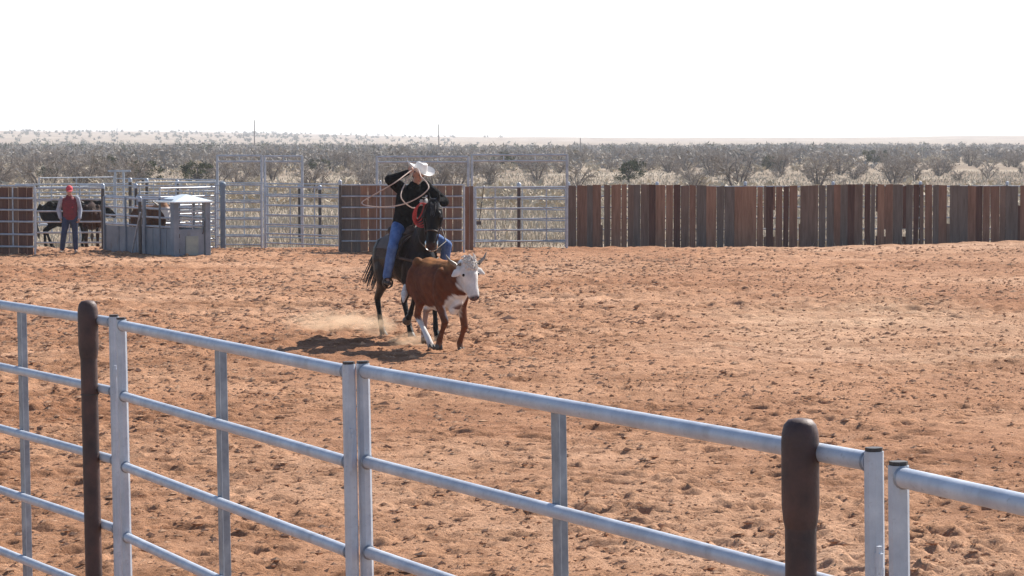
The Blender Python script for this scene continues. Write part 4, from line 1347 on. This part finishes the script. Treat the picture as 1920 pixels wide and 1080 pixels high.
def human(root, J, face, mats, skin=(0.50, 0.27, 0.19), voxel=0.008, jacket_sleeve=True):
    """J: joints in root space; face = unit vector the head looks along"""
    V = lambda k: Vector(J[k])
    sd = (V('shoulder_l') - V('shoulder_r')).normalized()
    f = Vector(face).normalized()
    upv = (V('head') - V('neck')).normalized()
    fs = upv.cross(f).normalized()
    f = fs.cross(upv).normalized()
    mb = MB()
    pel, che, nek, hea = V('pelvis'), V('chest'), V('neck'), V('head')
    mb.tube([pel - (che - pel) * 0.1, pel.lerp(che, 0.5), che, che.lerp(nek, 0.7)], [(0.15, 0.10), (0.135, 0.095), (0.165, 0.11), (0.10, 0.075)], 16, tuple(sd))
    mb.tube([nek - (nek - che) * 0.15, nek, hea - upv * 0.06], [0.058, 0.052, 0.050], 12)
    # head
    mb.ball(hea + upv * 0.025, (0.078, 0.095, 0.105), 16, Matrix((fs, f, upv)).transposed())
    mb.ball(hea - upv * 0.05 + f * 0.02, (0.058, 0.070, 0.070), 14, Matrix((fs, f, upv)).transposed())
    mb.tube([hea + f * 0.088 + upv * 0.015, hea + f * 0.112 - upv * 0.025], [0.009, 0.016], 8)        # nose
    mb.ball(hea + f * 0.082 - upv * 0.063, (0.022, 0.008, 0.007), 8, Matrix((fs, f, upv)).transposed())
    mb.ball(hea + f * 0.075 - upv * 0.10, 0.022, 8)                                                   # chin
    for s in (-1, 1):
        mb.ball(hea + fs * s * 0.078 - upv * 0.01 - f * 0.005, (0.010, 0.020, 0.032), 8, Matrix((fs, f, upv)).transposed())
    for s in 'lr':
        sh, el, wr = V('shoulder_' + s), V('elbow_' + s), V('wrist_' + s)
        mb.tube([che.lerp(sh, 0.6), sh, sh.lerp(el, 0.4), el], [0.06, 0.056, 0.050, 0.040], 12)
        mb.tube([el, el.lerp(wr, 0.35), wr], [0.040, 0.041, 0.026], 12)
        hand(mb, wr, V('hand_' + s) - wr, J['thumb_' + s], J['curl_' + s])
        hp_, kn, an = V('hip_' + s), V('knee_' + s), V('ankle_' + s)
        mb.tube([hp_, hp_.lerp(kn, 0.35), kn], [0.085, 0.080, 0.055], 14)
        mb.tube([kn, kn.lerp(an, 0.3), an], [0.054, 0.055, 0.036], 12)
        mb.tube([an, an.lerp(V('toe_' + s), 0.6)], [0.03, 0.02], 10)
    hv = np.array(hea)

    def col(c):
        out = np.tile(np.asarray(skin, 'f'), (len(c), 1))
        rel = c - hv[None]
        lips = (np.abs(rel @ np.array(upv) + 0.063) < 0.009) & (rel @ np.array(f) > 0.075) & (np.abs(rel @ np.array(fs)) < 0.024)
        out[lips] = (0.35, 0.12, 0.10)
        return out
    organic('body', mb, M['skin'], root, voxel, 3, col)
    for s in (-1, 1):
        MB().ball(hea + f * 0.085 + fs * s * 0.031 + upv * 0.018, (0.011, 0.011, 0.008), 8).build('eye', M['eye'], root)
    # trousers
    mb = MB()
    mb.tube([pel + (che - pel) * 0.22, pel, pel - (che - pel) * 0.18], [(0.160, 0.115), (0.175, 0.125), (0.165, 0.115)], 16, tuple(sd))
    for s in 'lr':
        hp_, kn, an = V('hip_' + s), V('knee_' + s), V('ankle_' + s)
        mb.tube([hp_, hp_.lerp(kn, 0.35), hp_.lerp(kn, 0.75), kn], [0.104, 0.098, 0.080, 0.076], 14)
        mb.tube([kn, kn.lerp(an, 0.35), kn.lerp(an, 0.8), an + (kn - an).normalized() * 0.03], [0.075, 0.074, 0.066, 0.064], 14)
    organic('jeans', mb, M[mats['trousers']], root, 0.011, 3)
    # boots
    for s in 'lr':
        an, to, kn = V('ankle_' + s), V('toe_' + s), V('knee_' + s)
        u = (kn - an).normalized()
        b = MB()
        b.tube([an + u * 0.10, an, an - u * 0.03], [0.050, 0.047, 0.046], 12)
        dn = (to - an)
        heel = an - u * 0.055 - Vector((dn.x, dn.y, 0)).normalized() * 0.04
        b.tube([heel, an.lerp(to, 0.5) - u * 0.035, to], [(0.038, 0.032), (0.044, 0.036), (0.034, 0.024)], 12, tuple(u.cross(dn)))
        organic('boot', b, M[mats['boot']], root, 0.010, 3)
    # upper garment
    mb = MB()
    bulk = mats.get('bulk', 1.0)
    mb.tube([pel + (che - pel) * mats.get('hem', 0.0), pel.lerp(che, 0.35), pel.lerp(che, 0.75), che, che.lerp(nek, 0.45), che.lerp(nek, 0.82)],
            [(0.185 * bulk, 0.145 * bulk), (0.180 * bulk, 0.145 * bulk), (0.195 * bulk, 0.150 * bulk), (0.205 * bulk, 0.150 * bulk), (0.175 * bulk, 0.13 * bulk), (0.09, 0.085)], 18, tuple(sd))
    arms = MB()
    for s in 'lr':
        sh, el, wr = V('shoulder_' + s), V('elbow_' + s), V('wrist_' + s)
        t = mb if jacket_sleeve else arms
        mb.ball(sh - (sh - che) * (0.0 if jacket_sleeve else 0.12), 0.085 * bulk if jacket_sleeve else 0.068, 12)
        if not jacket_sleeve:
            arms.tube([sh, sh.lerp(el, 0.5), el], [0.070, 0.066, 0.056], 12)
        else:
            mb.tube([che.lerp(sh, 0.6), sh, sh.lerp(el, 0.5), el], [0.09, 0.085 * bulk, 0.078 * bulk, 0.068 * bulk], 12)
        t.tube([el, el.lerp(wr, 0.4), wr], [0.064 * (bulk if jacket_sleeve else 1), 0.058, 0.046], 12)
    up_o = organic(mats['upname'], mb, M[mats['upper']], root, 0.011, 3)
    if not jacket_sleeve:
        organic('sleeve', arms, M[mats['sleeve']], root, 0.010, 3)
    mb = MB()
    ck = [nek + (sd * math.cos(a) * 0.075 + sd.cross(upv) * math.sin(a) * 0.078) - upv * 0.035 for a in np.linspace(0, 2 * math.pi, 17)[:-1]]
    mb.tube(ck, [(0.034, 0.014)] * 16, 8, tuple(upv), True)
    mb.build('collar', M[mats['upper']], up_o)
    # hair at the back of the head
    hb = MB()
    hb.ball(hea + upv * 0.035 - f * 0.022, (0.084, 0.088, 0.100), 16, Matrix((fs, f, upv)).transposed())
    hb.ball(hea - upv * 0.03 - f * 0.045, (0.070, 0.055, 0.06), 12, Matrix((fs, f, upv)).transposed())
    organic('hair', hb, M['hair_brown'], root, 0.010, 3)
    return f, fs, upv


# --- the roper
rid = empty('person', hroot.location, R(-90 + HA))
tag(rid, 'person in white cowboy hat, black jacket and blue jeans riding and swinging a rope', 'person')
JR = dict(pelvis=(-0.04, 0, 1.70), chest=(0.17, 0.0, 2.09), neck=(0.26, 0.03, 2.30), head=(0.305, 0.06, 2.425),
          shoulder_r=(0.20, -0.20, 2.25), elbow_r=(0.33, -0.40, 2.36), wrist_r=(0.44, -0.17, 2.46), hand_r=(0.50, -0.10, 2.50), thumb_r=(0, 0.3, 1), curl_r=0.75,
          shoulder_l=(0.20, 0.22, 2.25), elbow_l=(0.34, 0.45, 2.03), wrist_l=(0.58, 0.10, 2.04), hand_l=(0.66, -0.01, 2.03), thumb_l=(0, 0, 1), curl_l=0.75,
          hip_r=(0.0, -0.13, 1.67), knee_r=(0.33, -0.36, 1.37), ankle_r=(0.20, -0.40, 0.93), toe_r=(0.37, -0.42, 0.86),
          hip_l=(0.0, 0.13, 1.67), knee_l=(0.40, 0.47, 1.40), ankle_l=(0.26, 0.45, 0.95), toe_l=(0.42, 0.48, 0.87))
f, fs, upv = human(rid, JR, (0.9, 0.10, -0.12), dict(trousers='denim', boot='boot', upper='jacket', upname='jacket', bulk=1.12, hem=0.02))
HC = Vector(JR['head']) + upv * 0.062


def hat_pt(a, r, z, fx=1.25, dip=0.0):
    return HC + fs * (r * math.cos(a)) + f * (r * fx * math.sin(a)) + upv * (z + dip)


def cowboy_hat():
    mb = MB()
    seg = 32
    prof = [('brim', 0.200, 0.030, 1), ('brim', 0.185, 0.016, 1), ('brim', 0.14, 0.002, 1), ('c', 0.098, 0.006, 0), ('c', 0.094, 0.05, 0), ('c', 0.086, 0.095, 0), ('c', 0.074, 0.128, 0), ('c', 0.05, 0.138, 0), ('c', 0.02, 0.122, 0)]
    vs, fc = [], []
    rings = []
    for kind, r, z, br in prof:
        ring = []
        for k in range(seg):
            a = 2 * math.pi * k / seg
            lift = 0.0
            if br:
                lift = 0.055 * (abs(math.cos(a)) ** 2.2) * ((r - 0.1) / 0.1) ** 1.3 - 0.008 * (abs(math.sin(a)) ** 2) * ((r - 0.1) / 0.1)
            else:
                if z > 0.10:
                    lift = -0.018 * (1 - abs(math.cos(a))) * (z - 0.09) / 0.04 + 0.012 * math.sin(a)
            p = hat_pt(a, r, z, 1.22 if br else 1.15, lift)
            ring.append(p)
        rings.append(ring)
    # thin felt: outer surface and inner surface
    n = len(rings)
    for ring in rings:
        vs += ring
    inner = [[p - upv * 0.006 for p in rings[0]], [p - upv * 0.006 for p in rings[1]], [p - upv * 0.006 for p in rings[2]], [hat_pt(2 * math.pi * k / seg, 0.088, 0.0, 1.15) for k in range(seg)]]
    for ring in inner:
        vs += ring
    for i in range(n - 1):
        for k in range(seg):
            k2 = (k + 1) % seg
            fc.append((i * seg + k, i * seg + k2, (i + 1) * seg + k2, (i + 1) * seg + k))
    fc.append(tuple((n - 1) * seg + k for k in range(seg)))
    for i in range(3):
        for k in range(seg):
            k2 = (k + 1) % seg
            fc.append(((n + i) * seg + k2, (n + i) * seg + k, (n + i + 1) * seg + k, (n + i + 1) * seg + k2))
    for k in range(seg):
        k2 = (k + 1) % seg
        fc.append((k2, k, n * seg + k, n * seg + k2))
    mb.add(vs, fc)
    return mb


hat = cowboy_hat().build('hat', M['hat'], rid)
MB().tube([hat_pt(a, 0.101, 0.018, 1.15) for a in np.linspace(0, 2 * math.pi, 25)[:-1]], [(0.011, 0.004)] * 24, 8, tuple(upv), True).build('hat_band', M['hat'], hat)
# grey glove cuff on the rein hand
gm = MB()
hand(gm, JR['wrist_l'], Vector(JR['hand_l']) - Vector(JR['wrist_l']), JR['thumb_l'], JR['curl_l'], 1.16)
gm.tube([Vector(JR['wrist_l']) - (Vector(JR['hand_l']) - Vector(JR['wrist_l'])).normalized() * 0.05, JR['wrist_l']], [0.050, 0.040], 12)
organic('glove', gm, M['glove'], rid, 0.007, 2)

# --- lasso: swung loop and the coils in the rein hand
inv = None
las = empty('lasso', hroot.location, R(-90 + HA))
tag(las, 'lasso with a wide swung tan loop and red coils in the rider rein hand', 'rope')
bpy.context.view_layer.update()
inv = las.matrix_world.inverted()
handR = Vector(JR['hand_r']) + Vector((0.03, 0.02, 0.02))
loop_px = [(741, 342, 35.05), (705, 363, 35.1), (679, 379, 35.1), (690, 386, 34.95), (722, 388, 34.8), (756, 383, 34.65), (785, 370, 34.6), (803, 354, 34.65), (800, 342, 34.8), (790, 332, 34.95)]
pts = [handR] + [inv @ at(*q) for q in loop_px]


def catmull(P, n=8, closed=True):
    out = []
    m = len(P)
    for i in range(m if closed else m - 1):
        p0, p1, p2, p3 = P[(i - 1) % m], P[i], P[(i + 1) % m], P[(i + 2) % m]
        if not closed:
            p0 = P[max(i - 1, 0)]
            p3 = P[min(i + 2, m - 1)]
        for k in range(n):
            t = k / n
            out.append(0.5 * ((2 * p1) + (p2 - p0) * t + (2 * p0 - 5 * p1 + 4 * p2 - p3) * t * t + (3 * p1 - p0 - 3 * p2 + p3) * t ** 3))
    return out


lp_ = catmull(pts)
MB().tube(lp_, [0.0085] * len(lp_), 8, (0.3, 0.2, 1), True).build('loop', M['rope_tan'], las)
hl_ = Vector(JR['hand_l']) + Vector((0.05, -0.02, -0.01))
for i in range(5):
    q = random.Random(i)
    cx = Vector((0.08, -0.10 + 0.004 * i, -0.115 - 0.012 * i))
    aa, bb = 0.045 + 0.022 * i, 0.125 + 0.012 * i
    tilt = -0.35 + 0.05 * i
    P = []
    for a in np.linspace(0, 2 * math.pi, 25)[:-1]:
        u, w = aa * math.cos(a), bb * math.sin(a)
        P.append(hl_ + cx + Vector((0.02 * math.sin(a * 2 + i) + 0.015 * i, u * math.cos(tilt) - w * math.sin(tilt), u * math.sin(tilt) + w * math.cos(tilt))))
    MB().tube(P, [0.0095] * 24, 8, (1, 0, 0), True).build('coil', M['rope_red'], las)
tailp = catmull([hl_ + Vector((0, -0.05, -0.02)), hl_ + Vector((0.05, -0.20, -0.06)), hl_ + Vector((0.02, -0.36, 0.10)), handR + Vector((0.0, -0.14, -0.18)), handR], 8, False)
MB().tube(tailp, [0.009] * len(tailp), 8, (1, 0, 0.2)).build('spoke', M['rope_tan'], las)

# --- person standing on the left
pg_ = ground_at(131, 481)
per = empty('person', (pg_.x, pg_.y, arena_z(pg_.x, pg_.y)), R(-90 + 8))
tag(per, 'person standing in red cap, dark red vest with grey sleeves and navy jeans', 'person')
JP = dict(pelvis=(0, 0.02, 0.92), chest=(-0.02, 0.01, 1.27), neck=(0.0, 0, 1.46), head=(0.035, 0.005, 1.585),
          shoulder_r=(-0.01, -0.185, 1.375), elbow_r=(-0.07, -0.275, 1.11), wrist_r=(0.02, -0.225, 0.90), hand_r=(0.05, -0.20, 0.82), thumb_r=(1, 0.2, 0), curl_r=0.5,
          shoulder_l=(-0.01, 0.195, 1.385), elbow_l=(-0.05, 0.265, 1.11), wrist_l=(0.07, 0.255, 0.89), hand_l=(0.11, 0.24, 0.81), thumb_l=(1, -0.2, 0), curl_l=0.5,
          hip_r=(0, -0.075, 0.89), knee_r=(0.06, -0.14, 0.49), ankle_r=(0.0, -0.19, 0.09), toe_r=(0.13, -0.24, 0.035),
          hip_l=(0, 0.115, 0.90), knee_l=(0.01, 0.14, 0.50), ankle_l=(-0.02, 0.15, 0.09), toe_l=(0.12, 0.18, 0.035))
f, fs, upv = human(per, JP, (1, 0.05, -0.05), dict(trousers='denim_dark', boot='shoe', upper='vest', upname='vest', sleeve='sleeve', bulk=1.0, hem=0.02), jacket_sleeve=False)
hc = Vector(JP['head'])
cb = MB()
cb.ball(hc + upv * 0.055 - f * 0.005, (0.090, 0.106, 0.088), 18, Matrix((fs, f, upv)).transposed())
cap = organic('cap', cb, M['cap'], per, 0.009, 2)
bm_ = MB()
bm_.tube([hc + upv * 0.045 + f * 0.06, hc + upv * 0.045 + f * 0.12, hc + upv * 0.030 + f * 0.175], [(0.080, 0.007), (0.074, 0.006), (0.045, 0.005)], 14, tuple(fs))
bm_.build('brim', M['cap'], cap)
MB().box(Vector((0.158, 0.085, 1.17)), (0.006, 0.03, 0.028)).build('badge', M['cap'], per)

# ------------------------------------------------------------------ scrub on the range
def shrub_variant(seed, h=2.6, w=1.9):
    q = random.Random(seed)
    tr, tw = MB(), ([], [])

    def sliver(a, b, r):
        a, b = Vector(a), Vector(b)
        t = (b - a).normalized()
        u = t.orthogonal().normalized()
        u = (Matrix.Rotation(q.random() * 6.28, 3, t) @ u) * r
        o = len(tw[0])
        tw[0].extend([a - u, a + u, b])
        tw[1].append((o, o + 1, o + 2))
    ns = q.randint(4, 7)
    for s in range(ns):
        an = 6.28 * s / ns + q.uniform(-0.5, 0.5)
        out = q.uniform(0.35, 1.0) * w * 0.62
        p0 = Vector((math.cos(an) * 0.08, math.sin(an) * 0.08, -0.1))
        p2 = Vector((math.cos(an) * out, math.sin(an) * out, h * q.uniform(0.5, 0.8)))
        p1 = p0.lerp(p2, 0.5) + Vector((q.gauss(0, 0.12), q.gauss(0, 0.12), 0.15))
        tr.tube([p0, p1, p2], [0.065, 0.045, 0.018], 5)
        for b in range(11):
            t = q.uniform(0.10, 1.0)
            base = (p0.lerp(p1, t * 2) if t < 0.5 else p1.lerp(p2, t * 2 - 1))
            dr = Vector((math.cos(an) + q.gauss(0, 0.8), math.sin(an) + q.gauss(0, 0.8), q.gauss(0.55, 0.5))).normalized()
            L = q.uniform(0.5, 1.15) * h * 0.32
            tip = base + dr * L
            tip.z = min(max(tip.z, 0.15), h)
            sliver(base, tip, 0.026)
            for c in range(13):
                s0 = base.lerp(tip, q.uniform(0.15, 1.0))
                d2 = (dr * 0.6 + Vector((q.gauss(0, 0.7), q.gauss(0, 0.7), q.gauss(0.25, 0.6)))).normalized()
                e = s0 + d2 * q.uniform(0.25, 0.62)
                e.z = max(e.z, 0.05)
                sliver(s0, e, 0.019)
    tm = tr.mesh('trunk', True)
    tm.materials.append(M['bark'])
    cm = np_mesh('crown', np.array([tuple(v) for v in tw[0]]), np.array(tw[1]), M['twig'])
    return tm, cm


def green_variant(seed, h=2.4, w=1.7):
    q = np.random.default_rng(seed)
    tr = MB()
    tr.tube([(0, 0, -0.1), (0.05, 0.03, h * 0.35), (0.0, 0.08, h * 0.7)], [0.12, 0.09, 0.04], 6)
    cl = []
    for k in range(26):
        an = q.uniform(0, 6.28)
        rr = w * math.sqrt(q.random()) * 0.8
        zc = q.uniform(0.25, 0.95) * h * (1 - 0.45 * (rr / w) ** 2)
        cl.append((math.cos(an) * rr, math.sin(an) * rr, zc, q.uniform(0.22, 0.42)))
        tr.tube([(0, 0, h * 0.2), (math.cos(an) * rr, math.sin(an) * rr, zc)], [0.03, 0.012], 4)
    n = 2400
    ids = q.integers(0, len(cl), n)
    C = np.array(cl)[ids]
    d = q.normal(size=(n, 3))
    d /= np.linalg.norm(d, axis=1)[:, None]
    P = C[:, :3] + d * (C[:, 3] * q.random(n) ** 0.45)[:, None] * np.array((1, 1, 0.8))
    P[:, 2] = np.maximum(P[:, 2], 0.08)
    a = q.normal(size=(n, 3)) * 0.075
    b = q.normal(size=(n, 3)) * 0.075
    V = np.stack([P - a * 0.5, P + a * 0.5, P + b], 1).reshape(-1, 3)
    tm = tr.mesh('trunk', True)
    tm.materials.append(M['bark'])
    cm = np_mesh('crown', V, np.arange(n * 3).reshape(-1, 3), M['juniper'])
    return tm, cm


def place(name, var, x, y, s, rz, label, cat, group=None, sz=None):
    root = empty(name, (x, y, float(land_z(np.array([x]), np.array([y]))[0]) - 0.03), rz)
    root.scale = (s, s, sz or s)
    tag(root, label, cat, group)
    obj('trunk', var[0], root)
    obj('crown', var[1], root)
    return root


SH = [shrub_variant(20 + i, 2.25 + 0.1 * (i % 2), 2.0 + 0.2 * (i % 3)) for i in range(8)]
GR = [green_variant(40 + i, 2.2, 1.7) for i in range(3)]
rq = random.Random(77)
n = 0
while n < 285:
    d = rq.uniform(125 ** 0.5, 430 ** 0.5) ** 2
    x = rq.uniform(-1, 1) * (d * 0.222 + 3)
    dens = float(vnoise(np.array([x / 26.0]), np.array([d / 26.0]), 12)[0])
    if dens < -0.24 + 0.25 * max(0, (170 - d) / 40.0):
        continue
    s = rq.choice([0.4, 0.5, 0.62, 0.72, 0.82, 0.92, 1.08])
    place('mesquite', SH[n % 8], x, d, s, rq.uniform(0, 6.28), 'bare grey mesquite in the scrub behind the pens', 'shrub', 'bare grey mesquites on the range')
    n += 1
greens = [(268, 168, 1.0, 'broad olive green bush above the chute, largest green bush on the left'), (372, 165, 0.85, 'olive green bush just left of the leftmost overhead frame'),
          (200, 215, 0.9, 'dark green bush standing in the pale clearing on the far left'), (90, 190, 0.6, 'small dark green bush low in the grey scrub at far left'),
          (1178, 178, 0.85, 'dark green bush above the left end of the long plank fence'), (945, 260, 0.95, 'green bush behind the overhead frame right of the rider'),
          (1640, 300, 1.1, 'taller dark green tree standing out of the scrub on the right'), (1080, 330, 0.9, 'dark green bush beside the short pole right of centre'),
          (1450, 240, 0.8, 'olive bush low in the scrub above the middle of the plank fence'), (600, 240, 0.75, 'olive bush between the overhead frames left of the rider')]
for i, (px, d, s, lab) in enumerate(greens):
    place('juniper_bush', GR[i % 3], side(px, d), d, s, i * 1.3, lab, 'bush', 'green bushes in the scrub')


# farther scrub reads as one mass
def far_scrub(name, N, dmin, dmax, hmin, hmax, label, mat_, dens_cut, power=1.0, tri=34, xlim=None):
    q = np.random.default_rng(len(name) + N)
    out = []
    d = (q.uniform(dmin ** power, dmax ** power, N)) ** (1 / power)
    u = q.uniform(-1, 1, N)
    x = u * (d * 0.235 + 3)
    if xlim is not None:
        x = q.uniform(xlim[0], xlim[1], N) * d
    keep = vnoise(x / 45.0, d / 45.0, 12) > dens_cut
    if xlim is not None:
        keep &= q.random(N) < np.clip((xlim[1] - x / d) / 0.11, 0.05, 1)
    x, d = x[keep], d[keep]
    n = len(x)
    h = q.uniform(hmin, hmax, n)
    w = h * q.uniform(0.6, 1.0, n)
    z = land_z(x, d)
    P = q.normal(size=(n, tri, 3))
    P /= np.linalg.norm(P, axis=2)[:, :, None]
    P *= (q.random((n, tri, 1)) ** 0.4)
    P = P * np.stack([w * 0.75, w * 0.75, h * 0.5], -1)[:, None, :] + np.stack([x, d, z + h * 0.47], -1)[:, None, :]
    s = (0.05 + 0.11 * h / 2.5 + d / 6000.0)[:, None, None]
    a = q.normal(size=(n, tri, 3)) * s
    b = q.normal(size=(n, tri, 3)) * s * 1.6
    V = np.stack([P - a * 0.5, P + a * 0.5, P + b], 2).reshape(-1, 3)
    me = np_mesh(name, V, np.arange(len(V)).reshape(-1, 3), M[mat_])
    return tag(obj(name, me), label, 'scrub', kind='stuff')


far_scrub('distant_scrub', 5200, 240, 960, 0.9, 2.3, 'grey scrub covering the plain up to the pale hills', 'farscrub', -0.09, 1.25, 46)
far_scrub('distant_evergreen_scrub', 620, 480, 1050, 1.8, 2.7, 'dark evergreen scrub along the far edge of the plain', 'juniper', -0.02, 1.5, 40)
far_scrub('hill_scrub', 1000, 1000, 2550, 1.2, 2.5, 'dark bushes dotted over the pale hills on the left', 'juniper', -0.12, 1.0, 30, (-0.24, 0.0))
far_scrub('low_brush', 2600, 105, 360, 0.35, 1.0, 'low dry brush in the grass between the scrub', 'drygrass', -0.10, 1.3, 46)


# ------------------------------------------------------------------ utility poles and mast
def upole(px, d, ytop, label, r=0.13, arm=True):
    root = empty('utility_pole', (side(px, d), d, 0))
    tag(root, label, 'pole', 'utility poles across the range')
    zt = height(ytop, d)
    MB().pipe((0, 0, -0.5), (0, 0, zt), r, 8, r * 0.75).build('shaft', M['pole'], root)
    if arm:
        MB().box((0, -r, zt - 0.5), (0.14, 1.7, 0.12)).build('crossarm', M['pole'], root)
    return root


upole(478, 560, 225, 'tall grey pole rising above the horizon over the leftmost overhead frame')
upole(823, 560, 233, 'tall grey pole rising above the horizon just right of the rider hat')
upole(1088, 520, 259, 'short grey pole right of the pipe gate, barely reaching the horizon', 0.12)
mst = empty('radio_mast', (side(221, 2300), 2300, float(land_z(np.array([side(221, 2300)]), np.array([2300.0]))[0])))
tag(mst, 'tiny mast on the hill crest at the far left', 'mast')
zt = height(238, 2300) - mst.location.z
mb = MB()
for k in range(3):
    a = 2.09 * k
    mb.pipe((1.2 * math.cos(a), 1.2 * math.sin(a), -1), (0.2 * math.cos(a), 0.2 * math.sin(a), zt), 0.18, 5)
for z in np.linspace(0.5, zt - 0.5, 5):
    s = 1.2 - z / zt
    mb.tube([(s * math.cos(2.09 * k), s * math.sin(2.09 * k), z) for k in range(3)], [0.12] * 3, 4, (0, 0, 1), True)
mb.build('lattice', M['pole'], mst)


# ------------------------------------------------------------------ dust and air
def dust(name, px, py, size, dens, label, lift):
    c = ground_at(px, py)
    mb = MB().ball((0, 0, 0), 1.0, 24)
    m = bpy.data.materials.new(name + '_volume')
    m.use_nodes = True
    nt = m.node_tree
    nt.nodes.clear()
    out = nt.nodes.new('ShaderNodeOutputMaterial')
    vol = nt.nodes.new('ShaderNodeVolumePrincipled')
    vol.inputs['Color'].default_value = (0.90, 0.68, 0.48, 1)
    vol.inputs['Anisotropy'].default_value = 0.3
    tc = nt.nodes.new('ShaderNodeTexCoord')
    ln = nt.nodes.new('ShaderNodeVectorMath')
    ln.operation = 'LENGTH'
    nt.links.new(tc.outputs['Object'], ln.inputs[0])
    fall = nt.nodes.new('ShaderNodeMapRange')
    fall.inputs[1].default_value, fall.inputs[2].default_value = 1.0, 0.2
    fall.inputs[3].default_value, fall.inputs[4].default_value = 0.0, 1.0
    nt.links.new(ln.outputs['Value'], fall.inputs[0])
    nz = nt.nodes.new('ShaderNodeTexNoise')
    nz.inputs['Scale'].default_value = 2.4
    nz.inputs['Detail'].default_value = 4
    nt.links.new(tc.outputs['Object'], nz.inputs['Vector'])
    nr = nt.nodes.new('ShaderNodeMapRange')
    nr.inputs[1].default_value, nr.inputs[2].default_value = 0.40, 0.70
    nt.links.new(nz.outputs['Fac'], nr.inputs[0])
    mu = nt.nodes.new('ShaderNodeMath')
    mu.operation = 'MULTIPLY'
    nt.links.new(fall.outputs[0], mu.inputs[0])
    nt.links.new(nr.outputs[0], mu.inputs[1])
    mu2 = nt.nodes.new('ShaderNodeMath')
    mu2.operation = 'MULTIPLY'
    mu2.inputs[1].default_value = dens
    nt.links.new(mu.outputs[0], mu2.inputs[0])
    nt.links.new(mu2.outputs[0], vol.inputs['Density'])
    nt.links.new(vol.outputs[0], out.inputs['Volume'])
    o = mb.build(name, m, None)
    o.location = (c.x, c.y, lift)
    o.scale = size
    return tag(o, label, 'dust', kind='stuff')


dust('dust_cloud', 632, 627, (0.95, 0.6, 0.23), 5.0, 'pale dust trailing behind the horse', 0.17)
dust('dust_cloud', 706, 637, (0.34, 0.28, 0.19), 12.0, 'thick puff of dust kicked up by the hind hooves', 0.20)

dust('dust_cloud', 775, 655, (0.40, 0.28, 0.14), 7.0, 'low dust around the hind hooves of the running steer', 0.12)
hz = MB().box((0, 3180, 28), (9000, 6700, 60))
hm = bpy.data.materials.new('thin_haze')
hm.use_nodes = True
hm.node_tree.nodes.clear()
ho = hm.node_tree.nodes.new('ShaderNodeOutputMaterial')
hv = hm.node_tree.nodes.new('ShaderNodeVolumePrincipled')
hv.inputs['Color'].default_value = (0.90, 0.93, 1.0, 1)
hv.inputs['Density'].default_value = 0.00025
hv.inputs['Anisotropy'].default_value = 0.2
hm.node_tree.links.new(hv.outputs[0], ho.inputs['Volume'])
tag(hz.build('haze', hm, None, False), 'thin pale haze over the range', 'haze', kind='stuff')
